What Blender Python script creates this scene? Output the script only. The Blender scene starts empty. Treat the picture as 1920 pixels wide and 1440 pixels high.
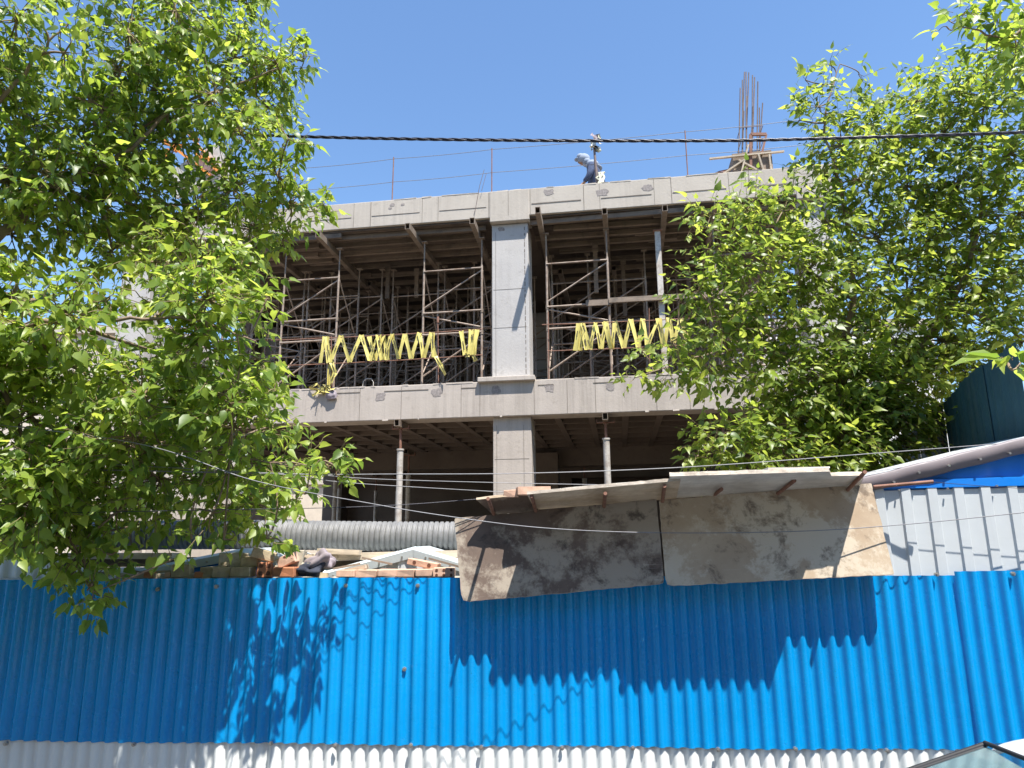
import bpy, bmesh, math, random
import numpy as np
from mathutils import Vector, Matrix, Quaternion
random.seed(7); rng = np.random.default_rng(7)
S = bpy.context.scene
COL = S.collection
R = math.radians

# ------------------------------------------------------------------ camera, sky, sun, exposure
F_PX, PITCH, ROLL, EYE = 1300.0, R(12.5), R(0.45), 2.1
cam = bpy.data.cameras.new('camera'); camo = bpy.data.objects.new('camera', cam); COL.objects.link(camo)
cam.sensor_fit = 'HORIZONTAL'; cam.sensor_width = 36.0; cam.lens = F_PX / 1920 * 36.0
cam.clip_start = 0.05; cam.clip_end = 2000
c_f = np.array([0, math.cos(PITCH), math.sin(PITCH)]); c_u0 = np.array([0, -math.sin(PITCH), math.cos(PITCH)]); c_r0 = np.array([1., 0, 0])
c_r = c_r0 * math.cos(ROLL) - c_u0 * math.sin(ROLL); c_u = c_u0 * math.cos(ROLL) + c_r0 * math.sin(ROLL)
CAM = np.array([0, 0, EYE])
m = Matrix.Identity(4)
for i in range(3):
    m[i][0], m[i][1], m[i][2], m[i][3] = c_r[i], c_u[i], -c_f[i], CAM[i]
camo.matrix_world = m
S.camera = camo

SUN_EL, SUN_AZ = R(66), R(29.4)            # azimuth measured from -Y towards +X
sun_dir = Vector((math.sin(SUN_AZ) * math.cos(SUN_EL), -math.cos(SUN_AZ) * math.cos(SUN_EL), math.sin(SUN_EL)))
W = bpy.data.worlds.new("World"); S.world = W; W.use_nodes = True
nt = W.node_tree; nt.nodes.clear()
sky = nt.nodes.new('ShaderNodeTexSky'); sky.sky_type = 'NISHITA'; sky.sun_disc = False
sky.sun_elevation = SUN_EL; sky.sun_rotation = math.atan2(sun_dir.x, sun_dir.y)
sky.air_density = 1.3; sky.dust_density = 0.0; sky.ozone_density = 7.5; sky.altitude = 0
bg = nt.nodes.new('ShaderNodeBackground'); bg.inputs['Strength'].default_value = 0.11
wo = nt.nodes.new('ShaderNodeOutputWorld')
nt.links.new(sky.outputs[0], bg.inputs[0]); nt.links.new(bg.outputs[0], wo.inputs[0])
sl = bpy.data.lights.new('sun', 'SUN'); sl.energy = 5.0; sl.angle = R(0.55); sl.color = (1.0, 0.955, 0.89)
so = bpy.data.objects.new('sun', sl); COL.objects.link(so)
so.rotation_euler = sun_dir.to_track_quat('Z', 'Y').to_euler(); so.location = (4, -6, 20)
S.view_settings.view_transform = 'Standard'; S.view_settings.look = 'None'
S.view_settings.gamma = 1.0; S.view_settings.exposure = 1.06
S.render.engine = 'CYCLES'
S.cycles.use_denoising = True
S.cycles.max_bounces = 7; S.cycles.transparent_max_bounces = 8; S.cycles.diffuse_bounces = 4; S.cycles.transmission_bounces = 5

# ------------------------------------------------------------------ frames
class Frame:
    """u runs along a wall, w away from the street, z up."""
    def __init__(s, o, yaw):
        s.o = np.array(o, float); s.yaw = yaw
        s.u = np.array([math.cos(yaw), -math.sin(yaw), 0]); s.w = np.array([math.sin(yaw), math.cos(yaw), 0])
    def P(s, p): return s.o + s.u * p[0] + s.w * p[1] + np.array([0, 0, p[2]])
    def at(s, x, y, w=0.0):
        d = c_r * (x - 960) / F_PX + c_u * (720 - y) / F_PX + c_f
        t = ((s.o + s.w * w - CAM) @ s.w) / (d @ s.w); q = CAM + d * t - s.o
        return np.array([q @ s.u, w, q[2]])
B = Frame((0, 13, 0), R(8.6))              # facade of the concrete frame
FN = Frame((0, 4.8, 0), R(3.5))            # street fence
WF = Frame((0, 0, 0), 0.0)                 # world

# ------------------------------------------------------------------ mesh builder
class MB:
    def __init__(s): s.v = []; s.f = []; s.m = []; s.sm = []
    def add(s, verts, faces, mi=0, smooth=False):
        k = len(s.v); s.v.extend([tuple(map(float, p)) for p in verts])
        for f in faces: s.f.append(tuple(k + i for i in f)); s.m.append(mi); s.sm.append(smooth)
        return s
    def box(s, a, b, mi=0, rot=None, jit=0.0):
        (x0, y0, z0), (x1, y1, z1) = a, b
        vs = [(x0,y0,z0),(x1,y0,z0),(x1,y1,z0),(x0,y1,z0),(x0,y0,z1),(x1,y0,z1),(x1,y1,z1),(x0,y1,z1)]
        if jit: vs = [tuple(c + random.uniform(-jit, jit) for c in p) for p in vs]
        return s.add(vs, [(0,3,2,1),(4,5,6,7),(0,1,5,4),(1,2,6,5),(2,3,7,6),(3,0,4,7)], mi)
    def bbox(s, a, b, ch, mi=0):
        """box with chamfered edges"""
        bm = bmesh.new(); bmesh.ops.create_cube(bm, size=1.0)
        a = np.array(a, float); b = np.array(b, float)
        for v in bm.verts: v.co = Vector((a + b) / 2 + np.array(v.co) * (b - a))
        bmesh.ops.bevel(bm, geom=list(bm.edges), offset=ch, segments=2, affect='EDGES', profile=0.5)
        s.bm(bm, mi); return s
    def bm(s, bm, mi=0, smooth=False, mat=None):
        bm.verts.index_update()
        vs = [v.co.copy() if mat is None else mat @ v.co for v in bm.verts]
        s.add([tuple(v) for v in vs], [tuple(v.index for v in f.verts) for f in bm.faces], mi, smooth); bm.free(); return s
    def beam(s, p, q, wd, ht, mi=0, up=(0, 0, 1)):
        """rectangular bar from p to q"""
        p = Vector(p); q = Vector(q); d = (q - p).normalized(); u = Vector(up)
        if abs(d.dot(u)) > .98: u = Vector((1, 0, 0))
        a = d.cross(u).normalized() * wd / 2; b = a.cross(d).normalized() * ht / 2
        vs = [p-a-b, p+a-b, p+a+b, p-a+b, q-a-b, q+a-b, q+a+b, q-a+b]
        return s.add([tuple(v) for v in vs], [(0,3,2,1),(4,5,6,7),(0,1,5,4),(1,2,6,5),(2,3,7,6),(3,0,4,7)][:] if False else [(0,1,2,3),(7,6,5,4),(4,5,1,0),(5,6,2,1),(6,7,3,2),(7,4,0,3)], mi)
    def tube(s, pts, r, n=8, mi=0, cap=True):
        pts = [Vector(p) for p in pts]; k = len(pts); rs = r if isinstance(r, (list, tuple, np.ndarray)) else [r] * k
        rings = []; prev = None
        for i in range(k):
            d = (pts[min(i+1, k-1)] - pts[max(i-1, 0)]).normalized()
            if prev is None:
                a = d.cross(Vector((0, 0, 1)) if abs(d.z) < .9 else Vector((1, 0, 0))).normalized()
            else: a = (prev - d * prev.dot(d)).normalized()
            prev = a; b = d.cross(a)
            rings.append([pts[i] + (a * math.cos(t) + b * math.sin(t)) * rs[i] for t in [2*math.pi*j/n for j in range(n)]])
        vs = [tuple(v) for ring in rings for v in ring]; fs = []
        for i in range(k-1):
            for j in range(n):
                fs.append((i*n+j, i*n+(j+1) % n, (i+1)*n+(j+1) % n, (i+1)*n+j))
        s.add(vs, fs, mi, True)
        if cap: s.add(rings[0] and [tuple(v) for v in rings[0]], [tuple(range(n))[::-1]], mi); s.add([tuple(v) for v in rings[-1]], [tuple(range(n))], mi)
        return s
    def prism(s, poly, d, mi=0):
        """poly: list of 3-D points (planar), extruded by vector d"""
        n = len(poly); d = np.array(d, float); p = [np.array(q, float) for q in poly]
        return s.add([tuple(q) for q in p] + [tuple(q + d) for q in p], [tuple(range(n))[::-1], tuple(range(n, 2*n))] + [(i, (i+1) % n, n+(i+1) % n, n+i) for i in range(n)], mi)
    def patch(s, u, z, rx, rz, y, mi):
        """irregular broken-out patch on a wall face"""
        n = 14; pts = []
        for k in range(n):
            a = 2 * math.pi * k / n; q = max(abs(math.cos(a)), abs(math.sin(a))); f = random.uniform(.72, 1.12) / q ** .8
            pts.append((u + rx * math.cos(a) * f, y - .004, z + rz * math.sin(a) * f))
        return s.prism(pts, (0, .004, 0), mi)
    def ball(s, c, r, mi=0, sub=2):
        bm = bmesh.new(); bmesh.ops.create_icosphere(bm, subdivisions=sub, radius=1.0)
        rr = r if hasattr(r, '__len__') else (r, r, r)
        for v in bm.verts: v.co = Vector((c[0] + v.co.x*rr[0], c[1] + v.co.y*rr[1], c[2] + v.co.z*rr[2]))
        return s.bm(bm, mi, True)
    def build(s, name, mats, fr=WF, base=(0, 0, 0), parent=None, label=None):
        me = bpy.data.meshes.new(name)
        b = np.array(base, float); v = np.array(s.v) - b
        me.from_pydata(v.tolist(), [], s.f)
        for mt in (mats if isinstance(mats, (list, tuple)) else [mats]): me.materials.append(mt)
        me.polygons.foreach_set('material_index', s.m); me.polygons.foreach_set('use_smooth', s.sm)
        bm = bmesh.new(); bm.from_mesh(me); bmesh.ops.recalc_face_normals(bm, faces=bm.faces); bm.to_mesh(me); bm.free()
        me.update()
        o = bpy.data.objects.new(name, me); COL.objects.link(o)
        if parent is not None: o.parent = parent
        else: o.location = fr.P(base); o.rotation_euler = (0, 0, -fr.yaw)
        if label: o['label'] = label
        return o

def tag(o, label, cat, group=None, kind=None):
    if label: o['label'] = label
    if cat: o['category'] = cat
    if group: o['group'] = group
    if kind: o['kind'] = kind
    return o
def thing(name, label, cat, fr, base, group=None):
    o = bpy.data.objects.new(name, None); COL.objects.link(o); o.empty_display_size = .2
    o.location = fr.P(base); o.rotation_euler = (0, 0, -fr.yaw)
    return tag(o, label, cat, group)
def dup(root, fr, base, label, group=None):
    r = root.copy(); COL.objects.link(r); r.location = fr.P(base); r['label'] = label
    if group: r['group'] = group
    for ch in list(root.children):
        c = ch.copy(); COL.objects.link(c); c.parent = r
        for g in list(ch.children):
            d = g.copy(); COL.objects.link(d); d.parent = c
    return r
def structure(o): o['kind'] = 'structure'; return o

# ------------------------------------------------------------------ materials
def new_mat(name):
    mt = bpy.data.materials.new(name); mt.use_nodes = True; t = mt.node_tree
    return mt, t, t.nodes['Principled BSDF']
def nd(t, typ, **kw):
    n = t.nodes.new(typ)
    for k, v in kw.items():
        if k in n.inputs: n.inputs[k].default_value = v
        else: setattr(n, k, v)
    return n
def ramp(t, fac, stops):
    r = t.nodes.new('ShaderNodeValToRGB'); e = r.color_ramp.elements
    while len(e) < len(stops): e.new(.5)
    for i, (p, c) in enumerate(stops):
        e[i].position = p; e[i].color = (c[0], c[1], c[2], 1) if hasattr(c, '__len__') else (c, c, c, 1)
    t.links.new(fac, r.inputs[0]); return r.outputs[0]
def mixc(t, fac, a, b, mode='MIX'):
    n = t.nodes.new('ShaderNodeMix'); n.data_type = 'RGBA'; n.blend_type = mode
    for sock, v in ((n.inputs[0], fac), (n.inputs[6], a), (n.inputs[7], b)):
        if hasattr(v, 'links') or hasattr(v, 'is_linked'): t.links.new(v, sock)
        elif hasattr(v, '__len__'): sock.default_value = (v[0], v[1], v[2], 1)
        else: sock.default_value = v
    return n.outputs[2]
def coords(t, scale=(1, 1, 1), kind='Object', rot=(0, 0, 0)):
    tc = t.nodes.new('ShaderNodeTexCoord'); mp = t.nodes.new('ShaderNodeMapping')
    mp.inputs['Scale'].default_value = scale; mp.inputs['Rotation'].default_value = rot
    t.links.new(tc.outputs[kind], mp.inputs[0]); return mp.outputs[0]
def noise(t, vec, scale, detail=6, rough=.6, dist=0.0):
    n = nd(t, 'ShaderNodeTexNoise', Scale=scale, Detail=detail, Roughness=rough, Distortion=dist)
    t.links.new(vec, n.inputs['Vector']); return n.outputs[0]
def bump(t, bsdf, h, strength=.3, dist=.01):
    b = nd(t, 'ShaderNodeBump', Strength=strength, Distance=dist); t.links.new(h, b.inputs['Height']); t.links.new(b.outputs[0], bsdf.inputs['Normal'])

def m_concrete(name, c1, c2, streak=.25, drip=.0):
    mt, t, p = new_mat(name); v = coords(t)
    a = ramp(t, noise(t, v, .7, 8, .65), [(.3, c1), (.7, c2)])
    sv = coords(t, (6, 6, .35)); s_ = ramp(t, noise(t, sv, 1.6, 5, .65), [(.42, 0), (.72, 1)])
    big = ramp(t, noise(t, v, .5, 3), [(.4, 0), (.62, 1)])
    mul = nd(t, 'ShaderNodeMath', operation='MULTIPLY'); t.links.new(s_, mul.inputs[0]); t.links.new(big, mul.inputs[1])
    m2 = nd(t, 'ShaderNodeMath', operation='MULTIPLY'); t.links.new(mul.outputs[0], m2.inputs[0]); m2.inputs[1].default_value = streak
    c = mixc(t, m2.outputs[0], a, (.16, .135, .115))
    blot = ramp(t, noise(t, v, 5.5, 8, .75), [(.56, 0), (.66, .35)])
    c = mixc(t, blot, c, (c1[0]*.62, c1[1]*.6, c1[2]*.58))
    pits = ramp(t, noise(t, v, 38, 3, .6), [(.67, 0), (.74, .4)])
    c = mixc(t, pits, c, (.2, .17, .14))
    if drip:
        dv = coords(t, (42, 42, .22)); d_ = ramp(t, noise(t, dv, 1.0, 4, .6), [(.60, 0), (.72, drip)])
        c = mixc(t, d_, c, (.10, .085, .075))
    t.links.new(c, p.inputs['Base Color']); p.inputs['Roughness'].default_value = .88
    p.inputs['Specular IOR Level'].default_value = .25
    bump(t, p, noise(t, v, 22, 8, .7), .35, .012)
    return mt
def m_wood(name, c1, c2, grain=(1.2, 22, 22), rough=.8, dirt=(.05, .045, .04), dirt_amt=.5):
    mt, t, p = new_mat(name); v = coords(t, grain)
    a = ramp(t, noise(t, v, 1.4, 8, .7, .6), [(.3, c1), (.7, c2)])
    d = ramp(t, noise(t, coords(t), 3.1, 6, .7), [(.5, 0), (.68, dirt_amt)])
    oi = t.nodes.new('ShaderNodeObjectInfo')
    c = mixc(t, d, a, dirt)
    hv = nd(t, 'ShaderNodeHueSaturation'); mr = nd(t, 'ShaderNodeMapRange'); mr.inputs['To Min'].default_value = .75; mr.inputs['To Max'].default_value = 1.25
    t.links.new(oi.outputs['Random'], mr.inputs[0]); t.links.new(mr.outputs[0], hv.inputs['Value']); t.links.new(c, hv.inputs['Color'])
    t.links.new(hv.outputs[0], p.inputs['Base Color']); p.inputs['Roughness'].default_value = rough
    bump(t, p, noise(t, v, 2.5, 6, .7), .3, .006)
    return mt
def m_steel(name, c1, c2, rust=(.14, .06, .03), amt=.6, rough=.6, metal=.15):
    mt, t, p = new_mat(name); v = coords(t)
    a = ramp(t, noise(t, v, 3, 6, .7), [(.35, c1), (.65, c2)])
    r_ = ramp(t, noise(t, v, 7, 8, .75), [(.48, 0), (.62, amt)])
    t.links.new(mixc(t, r_, a, rust), p.inputs['Base Color']); p.inputs['Roughness'].default_value = rough; p.inputs['Metallic'].default_value = metal
    bump(t, p, noise(t, v, 60, 5), .2, .003)
    return mt
def m_paint(name, c, rough=.35, dirt=.25, dirtc=(.25, .24, .22), vary=.1, spec=.5):
    mt, t, p = new_mat(name); v = coords(t)
    a = ramp(t, noise(t, v, 1.1, 5), [(.3, tuple(x*(1-vary) for x in c)), (.7, tuple(min(1, x*(1+vary)) for x in c))])
    dv = coords(t, (9, 9, .5)); d = ramp(t, noise(t, dv, 1.5, 6, .7), [(.55, 0), (.8, dirt)])
    cc = mixc(t, d, a, dirtc)
    spk = ramp(t, noise(t, v, 55, 3, .5), [(.69, 0), (.73, dirt * 1.5)])
    cc = mixc(t, spk, cc, dirtc)
    t.links.new(cc, p.inputs['Base Color'])
    rr = ramp(t, noise(t, v, 6, 5), [(.3, rough*.8), (.7, min(1, rough*1.35))]); t.links.new(rr, p.inputs['Roughness'])
    p.inputs['Specular IOR Level'].default_value = spec
    bump(t, p, noise(t, v, 3.2, 5), .16, .02)
    return mt
def m_flat(name, c, rough=.7, vary=.2, scale=12, metal=0.0, spec=.4):
    mt, t, p = new_mat(name); v = coords(t)
    a = ramp(t, noise(t, v, scale, 6, .7), [(.3, tuple(x*(1-vary) for x in c)), (.7, tuple(min(1, x*(1+vary)) for x in c))])
    t.links.new(a, p.inputs['Base Color']); p.inputs['Roughness'].default_value = rough; p.inputs['Metallic'].default_value = metal
    p.inputs['Specular IOR Level'].default_value = spec
    bump(t, p, noise(t, v, scale*4, 4), .25, .004)
    return mt
def m_leaf(name, dark, mid, light, trans=.42):
    mt, t, p = new_mat(name)
    g = t.nodes.new('ShaderNodeNewGeometry')
    c = ramp(t, g.outputs['Random Per Island'], [(0, dark), (.45, mid), (1, light)])
    blotch = noise(t, coords(t), 26, 3)
    c = mixc(t, ramp(t, blotch, [(.4, 0), (.7, .25)]), c, (mid[0]*.7, mid[1]*.75, mid[2]*.7))
    und = mixc(t, g.outputs['Backfacing'], c, mixc(t, .12, c, (.14, .20, .06)))
    t.links.new(und, p.inputs['Base Color']); p.inputs['Roughness'].default_value = .42; p.inputs['Specular IOR Level'].default_value = .55
    tr = t.nodes.new('ShaderNodeBsdfTranslucent')
    hv = nd(t, 'ShaderNodeHueSaturation', Hue=.484, Saturation=1.0, Value=2.15); t.links.new(c, hv.inputs['Color']); t.links.new(hv.outputs[0], tr.inputs[0])
    mx = t.nodes.new('ShaderNodeMixShader'); mx.inputs[0].default_value = trans
    out = t.nodes['Material Output']
    t.links.new(p.outputs[0], mx.inputs[1]); t.links.new(tr.outputs[0], mx.inputs[2]); t.links.new(mx.outputs[0], out.inputs[0])
    return mt
def m_ply(name, base, film, paste, thr, thr2, seed):
    """used film-faced formwork board: dark film, cement paste left on it in patches, scratches"""
    mt, t, p = new_mat(name)
    tc = t.nodes.new('ShaderNodeTexCoord'); mp = t.nodes.new('ShaderNodeMapping'); mp.inputs['Location'].default_value = (seed, seed*.7, seed*.3)
    t.links.new(tc.outputs['Object'], mp.inputs[0]); v = mp.outputs[0]
    a = ramp(t, noise(t, v, 2.2, 8, .7, .4), [(.35, base), (.65, film)])
    pm = noise(t, v, 2.3, 10, .66, .25); fine = noise(t, v, 30, 6, .8)
    ad = nd(t, 'ShaderNodeMath', operation='MULTIPLY_ADD'); t.links.new(fine, ad.inputs[0]); ad.inputs[1].default_value = .22; t.links.new(pm, ad.inputs[2])
    c = mixc(t, ramp(t, ad.outputs[0], [(thr, 0), (thr2, .72)]), a, paste)
    dk = ramp(t, noise(t, v, 4.2, 9, .72, .3), [(.55, 0), (.64, .8)]); c = mixc(t, dk, c, (base[0]*.35, base[1]*.33, base[2]*.33))
    n3 = t.nodes.new('ShaderNodeMapping'); n3.inputs['Scale'].default_value = (1.5, 1, 60); t.links.new(v, n3.inputs[0])
    scr = ramp(t, noise(t, n3.outputs[0], 3.0, 3, .5), [(.66, 0), (.70, .5)])
    zone = ramp(t, noise(t, v, 1.6, 2), [(.5, 0), (.6, 1)]); ml = nd(t, 'ShaderNodeMath', operation='MULTIPLY'); t.links.new(scr, ml.inputs[0]); t.links.new(zone, ml.inputs[1])
    c = mixc(t, ml.outputs[0], c, (.5, .46, .40))
    t.links.new(c, p.inputs['Base Color']); p.inputs['Roughness'].default_value = .72
    bump(t, p, ad.outputs[0], .5, .006)
    return mt

M = {}
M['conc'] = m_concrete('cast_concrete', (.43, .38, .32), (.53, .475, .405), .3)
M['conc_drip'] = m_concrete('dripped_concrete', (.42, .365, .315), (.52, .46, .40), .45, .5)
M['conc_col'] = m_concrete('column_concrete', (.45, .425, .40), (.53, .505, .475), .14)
M['conc_in'] = m_concrete('shaded_concrete', (.14, .108, .086), (.215, .17, .138), .3)  # darker copy of the concrete, interior shade put into its colour
M['joint'] = m_flat('joint_stain', (.17, .145, .12), .9)
M['patch'] = m_flat('rough_patch', (.29, .255, .235), .95, .4, 30)
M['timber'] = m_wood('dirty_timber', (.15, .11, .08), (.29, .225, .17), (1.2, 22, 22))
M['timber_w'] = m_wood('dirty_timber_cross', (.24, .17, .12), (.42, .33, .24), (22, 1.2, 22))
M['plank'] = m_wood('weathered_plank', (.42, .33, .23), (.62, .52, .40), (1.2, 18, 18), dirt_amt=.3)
M['ply_soffit'] = m_wood('darkened_plywood', (.075, .055, .042), (.17, .13, .10), (2, 9, 9), dirt_amt=.7)  # colour darkened to deepen the shade under the roof slab
M['fresh_ply'] = m_wood('raw_plywood', (.52, .40, .27), (.66, .55, .42), (2.2, 14, 30), dirt=(.22, .13, .06), dirt_amt=.55)
M['grey_ply'] = m_wood('weathered_plywood', (.46, .42, .37), (.60, .56, .50), (2.2, 14, 30), dirt=(.16, .13, .10), dirt_amt=.4)
M['splinter'] = m_wood('splintered_edge', (.30, .24, .18), (.62, .55, .46), (9, 9, 60), dirt_amt=.5)
M['ply_dark'] = m_ply('used_form_board', (.105, .072, .054), (.16, .115, .088), (.40, .345, .27), .575, .66, 3.0)
M['ply_tan'] = m_ply('faded_form_board', (.34, .25, .165), (.44, .345, .24), (.56, .485, .375), .585, .65, 11.0)
M['scaf'] = m_steel('scaffold_tube', (.29, .225, .175), (.39, .315, .255), (.16, .09, .06), .65)
M['box_steel'] = m_steel('formwork_steel', (.21, .165, .125), (.32, .26, .205), (.12, .075, .05), .55)
M['prop'] = m_steel('cement_spattered_prop', (.42, .38, .33), (.62, .58, .53), (.22, .15, .10), .5)
M['rust'] = m_steel('rusty_rebar', (.20, .095, .06), (.32, .17, .12), (.12, .05, .03), .5, .75)
M['rebar'] = m_steel('dark_rebar', (.13, .10, .09), (.23, .18, .165), (.16, .08, .05), .5, .7)
M['tape'] = m_flat('yellow_tape', (.68, .58, .17), .45, .12, 8)
M['tape_print'] = m_flat('tape_print', (.10, .09, .05), .5)
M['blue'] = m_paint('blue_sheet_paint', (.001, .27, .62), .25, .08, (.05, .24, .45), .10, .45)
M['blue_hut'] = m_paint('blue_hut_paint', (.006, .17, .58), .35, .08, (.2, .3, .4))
M['blue_side'] = m_paint('shaded_blue_paint', (.014, .055, .08), .6, .5, (.09, .12, .11), .2, .3)  # dark tone carries the shade on the wall's unlit side
M['white'] = m_paint('white_sheet_paint', (.74, .76, .74), .38, .25, (.45, .44, .40), .04)
M['silver'] = m_paint('grey_sheet_paint', (.52, .545, .55), .42, .2, (.38, .38, .36), .04)
M['flash'] = m_paint('purple_grey_flashing', (.19, .16, .165), .5, .45, (.17, .14, .13), .12)
M['zinc'] = m_paint('zinc_flashing', (.52, .57, .58), .35, .3, (.36, .37, .36), .08)
M['screw'] = m_flat('zinc_screw', (.45, .43, .40), .35, .2, 20, .8)
M['pipe'] = m_flat('dusty_black_plastic', (.18, .178, .175), .5, .3, 9)
M['brick_y'] = m_flat('yellow_brick', (.40, .32, .21), .9, .3, 14)
M['brick_p'] = m_flat('pink_brick', (.55, .35, .25), .9, .22, 14)
M['brick_r'] = m_flat('red_clay', (.42, .17, .085), .85, .25, 12)
M['brick_hole'] = m_flat('brick_hole', (.12, .05, .03), .9)
M['mortar'] = m_flat('old_mortar', (.42, .38, .30), .95, .3, 30)
M['cloth_grey'] = m_flat('grey_rag', (.27, .23, .25), .9, .4, 8)
M['cloth_navy'] = m_flat('navy_rag', (.035, .04, .06), .9, .4, 8)
M['dirt'] = m_flat('site_dirt', (.20, .165, .125), .95, .25, 2)
M['asphalt'] = m_flat('asphalt', (.055, .054, .052), .9, .3, 30)
M['paving'] = m_flat('paving', (.055, .053, .05), .9, .15, 6)
M['bark'] = m_wood('mulberry_bark', (.17, .115, .075), (.33, .24, .17), (14, 14, 2), dirt_amt=.3)
M['twig'] = m_flat('green_brown_twig', (.20, .15, .08), .8)
M['leaf_near'] = m_leaf('mulberry_leaf', (.07, .135, .018), (.18, .27, .030), (.32, .39, .06), .5)
M['leaf_far'] = m_leaf('small_tree_leaf', (.065, .12, .018), (.175, .25, .032), (.31, .37, .06), .5)
M['cable'] = m_flat('black_cable', (.03, .03, .045), .38, .2, 20)
M['wire'] = m_flat('grey_wire', (.20, .20, .21), .5, .2, 20, .3)
M['denim'] = m_flat('blue_work_cloth', (.06, .08, .14), .9, .45, 9)
M['shirt'] = m_flat('pale_blue_shirt', (.28, .35, .52), .9, .3, 9)
M['dark_cloth'] = m_flat('dark_trousers', (.03, .033, .045), .9, .3, 9)
M['hood'] = m_flat('pale_hood', (.27, .31, .38), .9, .15, 9)
M['skin'] = m_flat('skin', (.33, .19, .12), .6, .1, 9)
M['orange'] = m_flat('orange_steel', (.72, .27, .05), .6, .2, 9)
M['beige'] = m_flat('beige_plaster', (.55, .48, .39), .9, .12, 2)
M['pale'] = m_flat('pale_plaster', (.74, .72, .68), .9, .08, 2)
M['window'] = m_flat('dark_window', (.05, .06, .07), .15, .2, 2)
M['hill'] = m_flat('dry_hill', (.33, .30, .20), .95, .35, .08)
M['car'] = m_paint('car_paint', (.62, .64, .66), .22, .05, (.4, .4, .4), .02, .6)
M['rubber'] = m_flat('rubber', (.02, .02, .022), .6)
M['rim'] = m_flat('wheel_rim', (.5, .5, .5), .3, .1, 9, .8)
M['lamp_w'] = m_flat('white_plastic', (.55, .55, .50), .5, .1, 9)
M['cream'] = m_flat('cream_cloth', (.68, .66, .50), .9, .15, 9)
g_, t_, p_ = new_mat('car_glass'); p_.inputs['Base Color'].default_value = (.30, .44, .47, 1); p_.inputs['Roughness'].default_value = .03
p_.inputs['Transmission Weight'].default_value = .75; p_.inputs['IOR'].default_value = 1.2; M['glass'] = g_
tm_ = nd(t_, 'ShaderNodeTexNoise', Scale=2.0); t_.links.new(coords(t_), tm_.inputs['Vector']); t_.links.new(ramp(t_, tm_.outputs[0], [(.3, .02), (.7, .05)]), p_.inputs['Roughness'])

# ------------------------------------------------------------------ ground
mb = MB(); mb.add([(-600, -600, -.012), (600, -600, -.012), (600, 900, -.012), (-600, 900, -.012)], [(0, 1, 2, 3)])
structure(mb.build('ground', M['dirt']))
mb = MB(); mb.add([(-80, -14, -.006), (80, -14, -.006), (80, 3.05, -.006), (-80, 3.05, -.006)], [(0, 1, 2, 3)])
structure(mb.build('road', M['asphalt']))
mb = MB(); mb.box((-40, -1.72, -.02), (40, -.16, .13)); mb.box((-40, -1.9, -.02), (40, -1.723, .145), 1)
structure(mb.build('pavement', [M['paving'], M['conc']], FN, (0, 0, 0)))
# hills far behind
mb = MB(); nx, ny = 60, 12; vs = []
for j in range(ny):
    for i in range(nx):
        x = -420 + 840 * i / (nx - 1); y = 170 + 260 * j / (ny - 1)
        h = (14 + 10 * math.sin(x * .013 + 1) + 6 * math.sin(x * .041) + (16 if x < -60 else 0)) * math.sin(math.pi * min(1, j / (ny - 1) * .9))
        vs.append((x, y, h - .3))
mb.add(vs, [(j*nx+i, j*nx+i+1, (j+1)*nx+i+1, (j+1)*nx+i) for j in range(ny-1) for i in range(nx-1)], 0, True)
structure(mb.build('hill', M['hill']))

# ------------------------------------------------------------------ concrete frame building
ZF, ZR = 5.05, 9.05                        # first floor, roof
UL, UR = -8.72, 6.15                       # ends
DEPTH = 12.0
bld = thing('concrete_building', 'unfinished two-storey concrete frame building behind the blue fence', 'building', B, (0, 0, 0))
def bpart(mb, name, mat, label=None, parent=None): return mb.build(name, mat, B, (0, 0, 0), parent or bld, label)
cols = [(-8.71, -7.99), (-.41, .33), (5.55, 6.14)]
for ci, (a, b) in enumerate(cols):
    for w0 in (0.12, 5.9, 11.3):
        w1 = w0 + .62
        mb = MB(); mb.bbox((a, w0, ZF + .08), (b, w1, 8.36), .014)
        if w0 < 1:    # board joints and ties on the street face of the upper column
            for z in (6.15, 6.95): mb.box((a + .03, w0 - .003, z), (b - .05, w0, z + .007), 1)
            for k in range(26): mb.box((b - .075 + random.uniform(-.004, .004), w0 - .0035, 5.2 + k*.12), (b - .062, w0, 5.2 + k*.12 + random.uniform(.04, .11)), 1)
            mb.box((a + .075, w0 - .003, 5.15), (a + .081, w0, 8.2), 1)
            if ci == 1:
                mb.patch(a + .2, 8.26, .07, .045, w0, 2)
        bpart(mb, 'column', [M['conc_col'], M['joint'], M['patch']])
        mb = MB(); mb.bbox((a + .02, w0 - .02, -.5), (b + .02, w1, 4.36), .014)
        if w0 < 1:
            for z in (3.55, 2.6): mb.box((a + .05, w0 - .023, z), (b - .03, w0 - .02, z + .006), 1)
            for u in (a + .09, b - .13): mb.box((u, w0 - .023, 1.5), (u + .006, w0 - .02, 4.2), 1)
        bpart(mb, 'column', [M['conc_drip'] if w0 < 1 else M['conc_in'], M['joint']])
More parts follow.
